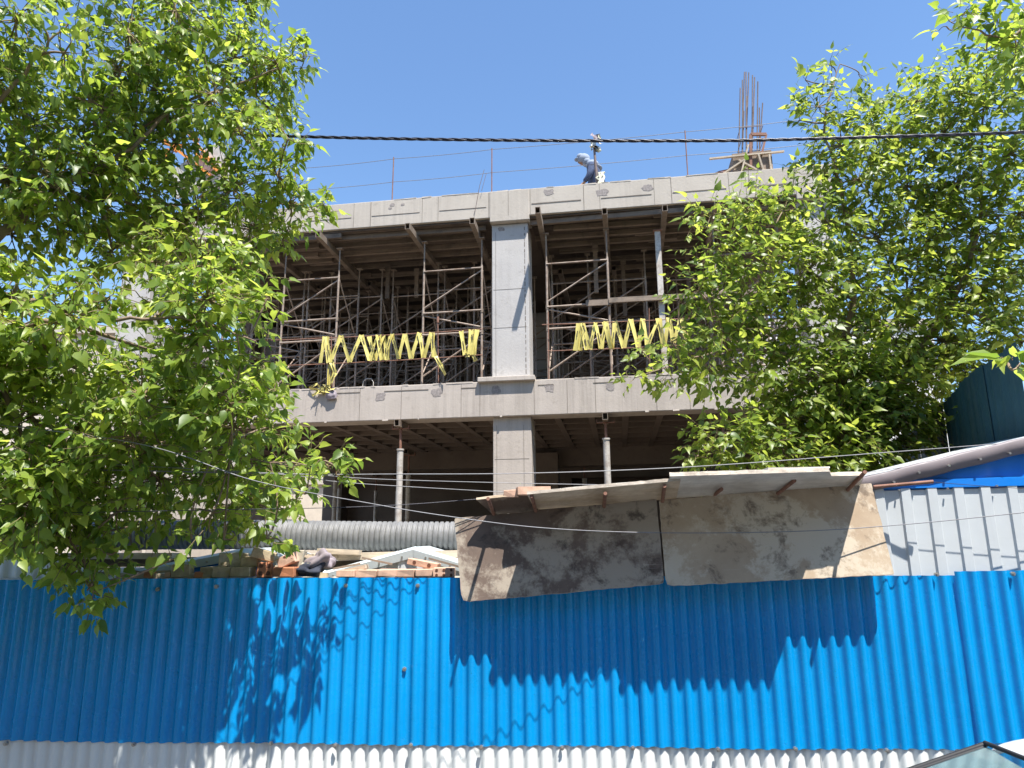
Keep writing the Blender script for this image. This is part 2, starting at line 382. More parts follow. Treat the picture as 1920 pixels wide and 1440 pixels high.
# roof edge beam with its shutter joints
mb = MB(); mb.bbox((UL, 0, 8.47), (UR, .46, ZR), .012)
for a, b in cols: mb.bbox((a - .02, -.012, 8.37), (b + .05, .44, ZR - .004), .012)
jx = [-8.0, -6.9, -5.9, -4.9, -4.55, -3.35, -2.98, -1.86, -1.52, -.455, -.05, .40, 1.48, 1.80, 2.87, 3.2, 4.3, 4.62, 5.5]
for k, u in enumerate(jx):
    y = -.015 if -.42 < u < .38 else -.003
    mb.box((u, y, 8.49), (u + (.007 if k % 3 else .011), y + .003, ZR - .02), 1)
for k in range(len(jx) - 1):
    a, b = jx[k], jx[k + 1]
    if b - a > .8: mb.box((a + .03, -.0065, 8.70 + random.uniform(-.01, .01)), (b - .05, 0, 8.716), 1)
for (u, z, s_) in ((-2.5, 8.93, .07), (-2.28, 8.92, .05), (.78, 8.93, .13), (1.86, 8.84, .15), (2.75, 8.86, .14), (4.72, 8.86, .05), (-2.55, 8.86, .05)):
    mb.patch(u, z, s_*.8, s_*.5, 0, 2)
for k in range(60):
    u = random.uniform(UL, UR); mb.box((u, -.004, ZR - random.uniform(.004, .02)), (u + random.uniform(.1, .5), .05, ZR + random.uniform(.002, .008)), 0, jit=.003)
bpart(mb, 'roof_beam', [M['conc'], M['joint'], M['patch']])
# roof slab with hidden upper face, formwork underneath carries it
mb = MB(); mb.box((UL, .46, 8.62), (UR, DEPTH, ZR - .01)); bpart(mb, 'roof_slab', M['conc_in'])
# first floor edge beam
mb = MB(); mb.bbox((UL, 0, 4.36), (UR, .48, ZF), .014)
mb.bbox((-.66, -.09, ZF - .02), (.45, .10, ZF + .075), .012)            # sill at the foot of the column
for u in (-4.6, -3.05, -2.2, -1.0, -.63, .42, 1.05, 1.58, 2.7, 3.3, 4.4): mb.box((u, -.003, 4.38), (u + .008, 0, ZF - .03), 1)
for a, b in ((-3.55, -3.05), (-2.55, -1.65), (-1.0, -.7), (.5, .8), (1.55, 1.95)): mb.box((a, -.006, 4.93), (b, 0, 4.947), 1)
for u, z in ((-2.62, 4.83), (-1.48, 4.87), (-.30, 4.87), (.72, 4.88), (1.86, 4.86), (2.95, 4.88), (-3.65, 4.86), (4.1, 4.86)):
    mb.patch(u, z, random.uniform(.08, .11), .085, 0, 2)
for k in range(50):
    u = random.uniform(UL, UR)
    if not -.7 < u < .5: mb.box((u, -.005, ZF - .02), (u + random.uniform(.05, .4), .06, ZF + random.uniform(.003, .014)), 0, jit=.004)
for k in range(16):
    u = random.uniform(UL, UR); mb.box((u, -.006, 4.352 - random.uniform(0, .008)), (u + random.uniform(.02, .14), .03, 4.375), 0, jit=.005)
bpart(mb, 'floor_beam', [M['conc_drip'], M['joint'], M['patch']])
# waffle floor: slab, ribs both ways, deep cross beams
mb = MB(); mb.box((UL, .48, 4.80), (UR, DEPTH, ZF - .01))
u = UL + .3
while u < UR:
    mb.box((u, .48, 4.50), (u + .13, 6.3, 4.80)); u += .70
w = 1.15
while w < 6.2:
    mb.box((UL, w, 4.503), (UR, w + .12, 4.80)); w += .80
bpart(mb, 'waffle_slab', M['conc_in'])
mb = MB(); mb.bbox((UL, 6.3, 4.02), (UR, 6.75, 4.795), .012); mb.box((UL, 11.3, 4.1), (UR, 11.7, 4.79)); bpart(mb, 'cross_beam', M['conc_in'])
mb = MB(); mb.box((-8.15, DEPTH, 0), (UR, DEPTH + .2, 4.8)); mb.box((UL, DEPTH, 3.45), (-8.153, DEPTH + .2, 4.8)); mb.box((UL, DEPTH, ZF), (UR, DEPTH + .2, 8.64)); bpart(mb, 'added_rear_wall', M['conc_in'])  # added back wall, keeps both storeys dark inside
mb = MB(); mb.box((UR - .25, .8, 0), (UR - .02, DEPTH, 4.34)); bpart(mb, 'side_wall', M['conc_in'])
mb = MB(); mb.box((UL + .02, 5.2, ZF), (UL + .2, DEPTH, 8.64)); bpart(mb, 'side_wall', M['conc_in'])  # added wall, blocks the sky behind the upper left bay

# ------------------------------------------------------------------ roof formwork
BAYS = [(-7.95, -.46, 'left'), (.38, 5.5, 'right')]
for a, b, nm in BAYS:
    mb = MB(); w = .47; k = 0
    while w < 11.2:
        d = 1.2
        u = a
        while u < b - .05:
            e = min(b, u + random.choice((1.0, 1.25, .8)))
            z = (8.425 if w < 1.6 else 8.58) + random.uniform(-.006, .006)
            mb.box((u + .004, w + random.uniform(.004, .02), z), (e - .004, w + d - .004, z + .018))
            u = e
        w += d
    mb.box((a, .055, 8.43), (b, .462, 8.445))
    base = ((a + b) / 2, 1, 8.43)
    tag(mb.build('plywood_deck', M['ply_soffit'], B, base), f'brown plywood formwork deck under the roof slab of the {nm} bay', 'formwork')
JW = [.14, .52, .95, 1.35, 1.75, 2.35, 2.9, 3.5, 4.15, 4.8, 5.6, 6.5, 7.5, 8.6]
for bi, (a, b, nm) in enumerate(BAYS):
    proto = None
    for k, w in enumerate(JW):
        z = 8.37
        a2, b2 = a + (random.uniform(0, .5) if k else 0), b - (random.uniform(0, .3) if k else .1)
        mb = MB(); n = 2; mid = a2 + (b2 - a2) * random.uniform(.4, .6)
        mb.beam((a2, w + random.uniform(-.05, .05), z - .002), (mid + .3, w + random.uniform(-.04, .04), z - .002), .075, .10)
        mb.beam((mid - .3, w + .085, z), (b2, w + random.uniform(.06, .12), z), .07, .10)
        ordn = ['first', 'second', 'third', 'fourth', 'fifth'][k] if k < 5 else None
        lab = f'long timber joist under the {nm} bay roof, {ordn} in from the street edge' if ordn else f'timber joists deep in the shade under the {nm} bay roof'
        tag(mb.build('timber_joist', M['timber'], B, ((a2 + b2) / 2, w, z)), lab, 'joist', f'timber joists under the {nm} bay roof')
# hollow steel box beams across the joists, ends sticking out past the roof edge
def box_beam_mesh(L):
    mb = MB(); w, h, t = .10, .13, .008
    mb.box((-w/2, 0, -h/2), (-w/2 + t, L, h/2)); mb.box((w/2 - t, 0, -h/2), (w/2, L, h/2))
    mb.box((-w/2 + t, 0, h/2 - t), (w/2 - t, L, h/2)); mb.box((-w/2 + t, 0, -h/2), (w/2 - t, L, -h/2 + t))
    mb.box((-w/2 + t, .25, -h/2 + t), (w/2 - t, .26, h/2 - t))
    return mb
ends = [(-6.9, 'leftmost, behind the tall left tree'), (-5.4, 'hidden behind leaves of the left tree'), (-4.08, 'third from the left end of the roof'), (-2.2, 'midway along the left bay'), (-.78, 'just left of the central column'),
        (.62, 'just right of the central column'), (1.88, 'second to the right of the central column'), (3.02, 'above the pale square post'), (4.15, 'beside the leaves of the right tree')]
bb0 = None
for k, (u, d) in enumerate(ends):
    lab = f'hollow steel formwork beam poking out under the roof edge, {d}'
    if bb0 is None:
        bb0 = box_beam_mesh(3.1).build('formwork_beam', M['box_steel'], B, (0, 0, 0)); o = bb0
    else:
        o = bb0.copy(); COL.objects.link(o)
    pe = {2: (597, 418, -.3), 3: (764, 414, -.36), 4: (885, 407, -.38), 5: (1008, 393, -.62), 6: (1133, 384, -.36), 7: (1246, 378, -.3), 8: (1344, 368, -.3)}.get(k)
    q = B.at(*pe) if pe else (u, -.3, 8.245)
    o.location = B.P((q[0], q[1], min(8.25, q[2]))); o.rotation_euler = (math.atan2(8.25 - min(8.25, q[2]), 3.1 * .8), 0, -B.yaw + R(random.uniform(-2, 2)))
    tag(o, lab, 'beam', 'steel beams poking out under the roof edge')
for k, (u, d) in enumerate(ends):
    for w in (2.55, 5.4):
        o = bb0.copy(); COL.objects.link(o); o.location = B.P((u + .16 if w < 3 else u - .02, w, 8.235)); o.rotation_euler = (0, 0, -B.yaw + R(random.uniform(-1.5, 1.5)))
        tag(o, 'steel formwork beams in the dark behind the front row under the roof', 'beam', 'steel formwork beams deep under the roof')

# ------------------------------------------------------------------ scaffold towers between floor and formwork
def tower(label, base, wd=1.22, group='scaffold towers on the first floor'):
    t = thing('scaffold_tower', label, 'scaffold', B, base, group)
    r = .024; H = 2.52
    def P(mb, name, mat=M['scaf']): return mb.build(name, mat, B, (0, 0, 0), t)
    for x in (0, wd):
        for y in (0, 1.15):
            mb = MB(); mb.tube([(x, y, 0), (x, y, H)], r, 8); mb.tube([(x, y, H - .03), (x, y, 3.10)], .017, 8, 1)
            mb.box((x - .06, y - .06, 3.10), (x + .06, y + .06, 3.112), 1)
            mb.box((x - .055, y - .05, 0), (x + .055, y + .05, .012), 1)
            for z in (1.08, 1.54): mb.tube([(x, y, z - .04), (x, y, z + .04)], .034, 8, 1)
            P(mb, 'post', [M['scaf'], M['box_steel']])
    for y in (0, 1.15):
        for z, rr in ((1.08, .021), (1.54, .02), (2.45, .018)):
            mb = MB(); mb.tube([(0, y - .02, z), (wd, y - .02, z + .01)], rr, 8); P(mb, 'crossbar')
        for p, q in (((0, y, 1.66), (wd, y, 2.42)), ((0, y, 1.50), (wd, y, 1.20)), ((0, y, .22), (wd, y, 1.02))):
            mb = MB(); mb.tube([(p[0], p[1] + .02, p[2]), (q[0], q[1] + .02, q[2])], .018, 8); P(mb, 'brace')
    for x in (0, wd):
        for p, q in (((x, 0, .3), (x, 1.15, 1.4)), ((x, 1.15, 1.3), (x, 0, 2.4))):
            mb = MB(); mb.tube([(p[0] + .02, p[1], p[2]), (q[0] + .02, q[1], q[2])], .014, 8); P(mb, 'brace')
    return t
t0 = tower('scaffold tower just left of the central column with torn tape tied to it', (-1.87, .28, ZF))
dup(t0, B, (-4.96, .30, ZF), 'scaffold tower nearest the left tree, holding the left end of the zigzag tape')
dup(t0, B, (.68, .30, ZF), 'scaffold tower just right of the central column, crossed by yellow tape')
dup(t0, B, (4.0, .42, ZF), 'scaffold tower behind the right tree near the right end column')
dup(t0, B, (-7.55, .35, ZF), 'scaffold tower in the left bay beside the left end column, behind foliage')
for w in (1.62, 3.0, 4.4, 6.0, 7.6, 9.3):
    for u in ((-6.4, -4.3, -3.1, -1.2, 1.3, 2.9, 4.3) if w in (1.62, 4.4, 7.6) else (-7.3, -5.3, -3.4, -1.75, .75, 2.2, 3.7)):
        dup(t0, B, (u + random.uniform(-.25, .25), w + random.uniform(-.2, .2), ZF), 'scaffold towers in the shade behind the front row on the first floor', 'scaffold towers in the shade of the first floor')
# pale square posts in the right bay
mb = MB(); mb.bbox((2.86, .30, ZF), (2.97, .41, 8.06), .006); mb.box((2.83, .26, 8.06), (3.0, .45, 8.075), 1)
o = mb.build('square_post', [M['prop'], M['rust']], B, (2.9, .35, ZF)); tag(o, 'pale square post in the right bay, taped with yellow ribbon', 'post')
mb = MB(); mb.box((1.45, .22, 6.545), (1.93, .25, 6.66)); mb.box((1.90, .20, 6.58), (5.4, .24, 6.68)); mb.box((1.93, .26, 6.60), (5.3, .30, 6.70))
tag(mb.build('timber_plank', M['timber'], B, (1.5, .22, 6.55)), 'dark timber plank tied level across the right bay scaffold', 'plank')
for k, (u, w0, z0, L, nm) in enumerate(((1.6, 1.3, 7.2, .9, 'first'), (2.2, 2.1, 6.9, 1.2, 'second'), (3.6, 1.9, 7.3, 1.0, 'third'), (-3.2, 1.7, 7.5, .7, 'x'), (-2.6, 2.0, 7.6, .6, 'x'), (-1.3, 2.2, 7.4, .9, 'x'))):
    mb = MB(); mb.box((u, w0, z0), (u + .09, w0 + .07, 8.2)); mb.box((u - .01, w0 - .03, 8.12), (u + .11, w0 - .002, 8.3))
    tag(mb.build('timber_strut', M['timber'], B, (u, w0, z0)), 'short timber struts hanging in the shade under the roof joists', 'strut', 'timber struts under the roof joists')

# rails, tape
def rail(p, q, label, r=.009, mat=None):
    mb = MB(); n = 14; pts = []
    for i in range(n + 1):
        s_ = i / n; pt = np.array(p) * (1 - s_) + np.array(q) * s_; pt[2] -= .02 * math.sin(math.pi * s_) + random.uniform(-.004, .004); pts.append(pt)
    mb.tube(pts, r, 6); return tag(mb.build('rebar_rail', mat or M['rust'], B, p), label, 'rail', 'rusty guard rails across the bays')
LT, LB, RT, RB = [(B.at(*q, -.07)) for q in ((508, 638), (905, 617), (540, 685), (905, 665))], None, None, None
rail(LT[0], LT[1], 'upper rusty guard rail across the left bay, tape looped over it')
rail(LT[2], LT[3], 'lower rusty guard rail across the left bay, under the zigzag tape')
RR = [(B.at(*q, -.07)) for q in ((1016, 609), (1400, 590), (1026, 658), (1400, 640))]
rail(RR[0], RR[1], 'upper rusty guard rail across the right bay, tape looped over it')
rail(RR[2], RR[3], 'lower rusty guard rail across the right bay, under the zigzag tape')
for (x, y0, y1, lab) in ((822, 603, 722, 'upright rusty bar standing in the left bay near the column'), (1029, 585, 714, 'upright rusty bar beside the scaffold right of the column'), (1218, 578, 700, 'upright rusty bar in the middle of the right bay'), (622, 630, 730, 'upright rusty bar at the left end of the zigzag tape')):
    a, b = B.at(x, y1, .04), B.at(x - 1, y0, .04); a[2] = ZF
    mb = MB(); mb.tube([a, b], .011, 6)
    if x == 822: mb.tube([b - np.array([0, 0, .02]), b + np.array([0, 0, .10])], .026, 8)
    tag(mb.build('upright_bar', M['rust'], B, a), lab, 'bar', 'upright bars holding the guard rails')
def ribbon(mb, p, q, wd, mi=0, tw=0.0):
    p = np.array(p, float); q = np.array(q, float); n = 8; pr = []
    d = (q - p); d /= np.linalg.norm(d); side0 = np.cross(d, [0, 1, 0]); side0 /= np.linalg.norm(side0)
    off = random.uniform(-.5, .5)
    for i in range(n + 1):
        s_ = i / n; ang = off + tw * (s_ - .5) ; sd = side0 * math.cos(ang) + np.array([0, 1, 0]) * math.sin(ang)
        c = p * (1 - s_) + q * s_ + np.array([0, -.012 * math.sin(math.pi * s_), 0])
        hw = wd / 2 * (1 - .35 * math.sin(math.pi * s_) * random.uniform(.6, 1.1))
        fold = np.array([0, .012, 0])
        pr.append((c - sd * hw, c + fold, c + sd * hw))
    vs = [v for t3 in pr for v in t3]; fs = []
    for i in range(n): fs += [(3*i, 3*i+1, 3*i+4, 3*i+3), (3*i+1, 3*i+2, 3*i+5, 3*i+4)]
    mb.add(vs, fs, mi, True)
    for k in range(random.choice((0, 1, 1, 2))):   # scraps of dark print
        s_ = random.uniform(.2, .8); c = p * (1 - s_) + q * s_ + np.array([0, -.018, 0]); mb.beam(c - d * .06, c + d * .06, .018, .002, 1, up=(0, 1, 0))
def tape(name, segs, zoom, org, label):
    mb = MB()
    for sg in segs:
        pts = [B.at(org[0] + x / zoom, org[1] + y / zoom, -.085 + random.uniform(-.012, .006)) for x, y in sg]
        for a, b in zip(pts[:-1], pts[1:]): ribbon(mb, a, b, .098, 0, random.uniform(-1.2, 1.2))
    return tag(mb.build('caution_tape', [M['tape'], M['tape_print']], B, tuple(pts[0])), label, 'tape', 'yellow tape strung across the bays')
tape('a', [[(435,1225),(466,1048),(492,1225),(478,1050),(505,1220)], [(510,1200),(575,1042),(632,1218),(712,1038),(768,1210),(820,1036),(850,1205),(832,1036)], [(764,1045),(802,1207),(866,1038),(885,1205),(905,1034)], [(862,1205),(918,1030),(962,1197),(1005,1030),(1047,1195),(1104,1020),(1132,1190),(1186,1020),(1207,1186)], [(1190,1020),(1200,1186)], [(1212,1180),(1245,1240),(1278,1305)], [(510,1220),(535,1290),(505,1360)]], 3.6, (480, 340), 'long zigzag of yellow tape across the left bay')
tape('b', [[(1385,1008),(1412,1175),(1440,1172),(1452,1000),(1470,1172),(1493,1000)], [(1470,1005),(1452,1172)], [(1466,1172),(1483,1212)]], 3.6, (480, 340), 'short torn hank of yellow tape hanging just left of the central column')
tape('c', [[(525,1050),(545,880),(556,1050),(572,880),(596,1045),(560,880),(540,1048)], [(570,880),(620,1040)], [(615,1045),(650,875),(686,1040),(715,870),(752,1040),(772,868),(826,1035),(870,855),(914,1030),(945,852),(972,1015),(1045,848),(1078,1022),(1105,845),(1135,1000),(1180,850),(1215,1000),(1260,840)], [(705,872),(745,1040)], [(1036,850),(1072,1020),(1090,1020)]], 3.31, (920, 340), 'long zigzag of yellow tape across the right bay, its right end in the leaves')
# bundle of tape on the beam edge, rag below
mb = MB()
for k in range(16):
    a = B.at(*random.choice([(580, 728), (600, 735), (612, 722), (625, 730), (608, 740)]), -.03); b = B.at(random.uniform(578, 640), random.uniform(718, 742), -.09)
    ribbon(mb, a, b, .06, 0, 1.5)
for k in range(3): ribbon(mb, B.at(614 + k*3, 722, -.06), B.at(618 + k*2, 655, -.05), .03, 0, 2)
tag(mb.build('tape_bundle', [M['tape'], M['tape_print']], B, tuple(B.at(605, 730, -.03))), 'crumpled bundle of yellow tape heaped on the first floor edge', 'tape')
def rag(name, c, s_, mat, label, fr, cat='cloth', seed=0, amp=.3):
    bm = bmesh.new(); bmesh.ops.create_icosphere(bm, subdivisions=4, radius=1.0); r_ = random.Random(seed)
    ks = [(Vector((r_.uniform(-1, 1), r_.uniform(-1, 1), r_.uniform(-1, 1))) * r_.uniform(2, 8), r_.uniform(0, 6)) for _ in range(9)]
    for v in bm.verts:
        n = v.co.normalized(); d = sum(math.sin(k.dot(n) + ph) for k, ph in ks) / 9
        v.co = Vector((c[0] + n.x*s_[0]*(1 + amp*d*2), c[1] + n.y*s_[1]*(1 + amp*d*2), max(c[2] - s_[2]*.8, c[2] + n.z*s_[2]*(1 + amp*d*2))))
    mb = MB(); mb.bm(bm, 0, True); return tag(mb.build(name, mat, fr, (c[0], c[1], c[2] - s_[2]*.8)), label, cat)
p = B.at(622, 741, -.04); rag('cloth_rag', p, (.10, .05, .10), M['cloth_grey'], 'small grey rag hanging below the yellow tape bundle', B, seed=4)
p = B.at(690, 722, .05); mb = MB(); mb.tube([(p[0] - .11, .05, ZF), (p[0] - .10, .05, ZF + .12), (p[0] - .04, .05, ZF + .17), (p[0] + .06, .05, ZF + .17), (p[0] + .11, .05, ZF + .10), (p[0] + .11, .05, ZF)], .009, 6)
tag(mb.build('lifting_loop', M['prop'], B, (p[0], .05, ZF)), 'bent steel loop standing on the first floor edge', 'loop')

# ------------------------------------------------------------------ props under the first floor
def prop(u, w, zs, lab, tall=True):
    t = thing('floor_prop', lab, 'prop', B, (u, w, 0), 'props under the first floor')
    mb = MB(); mb.tube([(0, 0, 0), (0, 0, zs)], .062, 12); mb.tube([(0, 0, zs), (0, 0, zs + .03)], .075, 12); mb.build('outer_tube', M['prop'], B, (0, 0, 0), t)
    mb = MB(); mb.tube([(0, 0, zs), (0, 0, 4.22)], .026, 10); mb.build('inner_tube', M['rust'], B, (0, 0, 0), t)
    mb = MB(); mb.box((-.17, -.04, 4.20), (.17, .04, 4.215)); mb.box((-.17, -.04, 4.215), (-.158, .04, 4.27)); mb.box((.158, -.04, 4.215), (.17, .04, 4.27)); mb.build('fork_head', M['rust'], B, (0, 0, 0), t)
    mb = box_beam_mesh(.6); mb.v = [(x, y - .28, z + 4.285) for x, y, z in mb.v]; mb.build('head_beam', M['box_steel'], B, (0, 0, 0), t)
prop(-2.24, .16, 3.78, 'pale spattered prop with a rusty head standing left of the central column')
prop(1.75, .20, 3.88, 'pale spattered prop standing right of the central column')
prop(3.9, .3, 3.88, 'pale prop half hidden by the right tree under the first floor')
for u, w in ((-3.4, 4.5), (-1.1, 6.9), (-4.6, 7.5), (-6.0, 6.0), (1.0, 7.0), (-5.2, 9.6), (-6.4, 10.5), (-7.2, 9.2), (-5.8, 11.0)):
    prop(u, w, 3.7, 'dark props deep in the shade under the first floor')

# ------------------------------------------------------------------ on the roof
def roof_post(x, lab):
    p = B.at(x, 350, .15); u = p[0]
    mb = MB(); mb.tube([(u, .15, ZR - .02), (u + .005, .15, 10.13)], .012, 6); mb.box((u - .05, .11, ZR - .004), (u + .05, .19, ZR + .006))
    tag(mb.build('railing_post', M['rust'], B, (u, .15, ZR)), lab, 'post', 'thin railing posts on the roof edge')
    return u
roof_post(552, 'thin railing post on the roof edge beside the left tree'); roof_post(736, 'thin railing post on the roof edge left of the centre')
roof_post(922, 'thin railing post on the roof edge above the central column'); roof_post(1291, 'thin railing post on the roof edge left of the rebar cage')
def sag(pts, n=10, s_=.05):
    out = []
    for (a, b) in zip(pts[:-1], pts[1:]):
        a, b = np.array(a, float), np.array(b, float)
        for i in range(n):
            t = i / n; q = a * (1 - t) + b * t; q[2] -= s_ * 4 * t * (1 - t); out.append(q)
    out.append(np.array(pts[-1], float)); return out
mb = MB(); mb.tube(sag([(-8.6, .15, 10.02), (-4.55, .15, 10.06), (-2.52, .15, 10.09), (-.38, .15, 10.10), (3.62, .15, 10.10), (6.1, .15, 10.15)], 8, .02), .006, 5)
tag(mb.build('railing_rope', M['wire'], B, (0, .15, ZR)), 'upper thin rope strung between the roof edge posts', 'rope')
mb = MB(); mb.tube(sag([(-8.6, .16, 9.52), (-4.55, .16, 9.54), (-2.52, .16, 9.55), (-.38, .16, 9.57), (3.6, .16, 9.58), (6.1, .16, 9.6)], 8, .02), .006, 5)
tag(mb.build('railing_rope', M['wire'], B, (0, .16, ZR)), 'lower thin rope strung between the roof edge posts', 'rope')
mb = MB(); q = [B.at(*p, -.06) for p in ((908, 318), (899, 350), (892, 390), (888, 404))]; mb.tube(q, .006, 5); mb.tube([B.at(912, 325, -.06), B.at(903, 358, -.05)], .005, 5)
tag(mb.build('loose_wire', M['rebar'], B, tuple(q[-1])), 'loose dark wire curling over the roof edge left of the centre', 'wire')

# rebar cage for the next column
rc = thing('rebar_cage', 'tall bundle of bare rebar rising from the right end of the roof', 'rebar', B, (5.0, .5, ZR))
tops = [(1388,165),(1392,150),(1396,135),(1399,135),(1404,136),(1411,141),(1415,145),(1421,153),(1430,193),(1400,180),(1412,200),(1424,202),(1395,208)]
for k, (x, y) in enumerate(tops):
    w = .30 + .42 * (k % 3) / 2; tp = B.at(x, y, w); bt = B.at(1403 + (x - 1408) * .95 + (k % 2) * 5, 300, w)
    L = tp - bt; b0 = bt - L * ((bt[2] - ZR) / max(.1, L[2]))
    mb = MB(); mb.tube([b0, b0 * .5 + tp * .5 + np.array([random.uniform(-.01, .01), 0, 0]), tp], .013, 6); mb.build('bar', M['rebar'], B, (5.0, .5, ZR), rc)
for k in range(3):
    z = ZR + .55 + .28 * k; c = B.at(1412, 320, .5)[0]
    mb = MB(); h = .22; mb.tube([(c - h, .28, z), (c + h, .28, z), (c + h, .74, z), (c - h, .74, z), (c - h, .28, z)], .008, 5); mb.build('stirrup', M['rebar'], B, (5.0, .5, ZR), rc)
def uz(x, y, w): return B.at(x, y, w)
c = uz(1415, 320, .2)[0]
fb = thing('column_formwork', 'rough timber box formwork standing at the foot of the rebar cage', 'formwork', B, (c, .2, ZR))
for k, (a, b, w0, w1) in enumerate(((-.40, .34, .18, .22), (-.40, -.36, .22, .9), (.30, .34, .22, .9), (-.40, .34, .9, .94))):
    mb = MB(); mb.box((c + a, w0, ZR), (c + b, w1, ZR + .50), jit=.01); mb.build('board', M['timber'], B, (c, .2, ZR), fb)
for p, q, wd in (((1330, 298), (1470, 284), .05), ((1388, 332), (1403, 272), .05), ((1432, 325), (1421, 290), .10), ((1353, 328), (1395, 300), .05), ((1385, 300), (1440, 330), .045), ((1446, 320), (1442, 290), .05)):
    a, b = uz(*p, .14), uz(*q, .13); mb = MB(); mb.beam(a, b, .03, wd, up=(0, 1, 0)); mb.build('brace_plank', M['plank'], B, (c, .2, ZR), fb)
mb = MB(); a, b = uz(1407, 252, .16), uz(1437, 252, .16); mb.beam(a, b, .04, .06); mb.beam(a, uz(1408, 330, .16), .04, .05); mb.beam(b, uz(1428, 290, .16), .03, .04); mb.build('clamp_frame', M['rust'], B, (c, .2, ZR), fb)
for k in range(7):
    a = uz(1318 + k * 3, 330, .2 + .05*k); b = uz(1362 + random.uniform(-8, 20), 316 + random.uniform(-4, 10), .25 + .05*k); a[2] = ZR + .012 + .01*k; b[2] = max(b[2], ZR + .03)
    mb = MB(); mb.tube([a, (a + b) / 2 + np.array([0, 0, .04]), b], .012, 5)
    tag(mb.build('rebar_offcut', M['rust'], B, tuple(a)), 'rusty rebar offcuts piled on the roof left of the rebar cage', 'rebar', 'rebar offcuts on the roof')
# pole with a wrapped lamp bundle
c = uz(1118, 345, .12)[0]
lp = thing('lamp_pole', 'pole topped by a crumpled white and dark bundle, beside the crouching worker', 'pole', B, (c, .12, ZR))
zt = uz(1118, 268, .12)[2]
mb = MB(); mb.tube([(c + .03, .12, ZR - .02), (c, .12, zt - .5), (c - .02, .12, zt)], [.035, .028, .02], 8); mb.build('pole', M['rebar'], B, (c, .12, ZR), lp)
rl = random.Random(3)
for k in range(13):
    p = uz(1117 + rl.uniform(-9, 9), 268 + rl.uniform(-14, 14), .10 + .02 * (k % 3)); a = rl.uniform(.035, .075); bm = bmesh.new(); bmesh.ops.create_grid(bm, x_segments=4, y_segments=4, size=a)
    for v in bm.verts: v.co.z = .5 * a * math.sin(v.co.x / a * 2 + k) * math.cos(v.co.y / a * 1.7 + 2*k)
    mx = Matrix.Translation(Vector(p)) @ Matrix.Rotation(rl.uniform(.6, 2.2), 4, 'X') @ Matrix.Rotation(rl.uniform(-1.2, 1.2), 4, 'Y') @ Matrix.Rotation(rl.uniform(0, 3), 4, 'Z')
    mb = MB(); mb.bm(bm, 0, True, mx); mb.build('wrapping', M[('lamp_w', 'cream', 'lamp_w', 'dark_cloth', 'cloth_grey')[k % 5]], B, (c, .12, ZR), lp)
mb = MB(); p = uz(1125, 335, .1)
for k in range(5): mb.tube([(p[0] + .05*math.sin(k*2), .05, ZR + .02), (p[0] + .10*math.sin(k), .08, ZR + .16), (p[0] - .02 + .03*k, .1, ZR + .28)], .02, 6)
mb.build('foot_rags', M['cream'], B, (c, .12, ZR), lp)

# ------------------------------------------------------------------ people
def skin(name, chains, mat, fr, base, parent, sub=2):
    """chains: list of lists of (x,y,z,r); equal points are merged"""
    vs = []; rs = []; ed = []; idx = {}
    for ch in chains:
        last = None
        for x, y, z, r in ch:
            k = (round(x, 4), round(y, 4), round(z, 4))
            if k not in idx: idx[k] = len(vs); vs.append((x, y, z)); rs.append(r)
            if last is not None and last != idx[k]: ed.append((last, idx[k]))
            last = idx[k]
    me = bpy.data.meshes.new(name); me.from_pydata(vs, ed, []); me.materials.append(mat)
    o = bpy.data.objects.new(name, me); COL.objects.link(o); o.parent = parent
    sk = o.modifiers.new('skin', 'SKIN'); sk.use_smooth_shade = True
    for i, sv in enumerate(me.skin_vertices[0].data): sv.radius = (rs[i], rs[i]); sv.use_root = (i == 0)
    ss = o.modifiers.new('sub', 'SUBSURF'); ss.levels = sub; ss.render_levels = sub
    return o
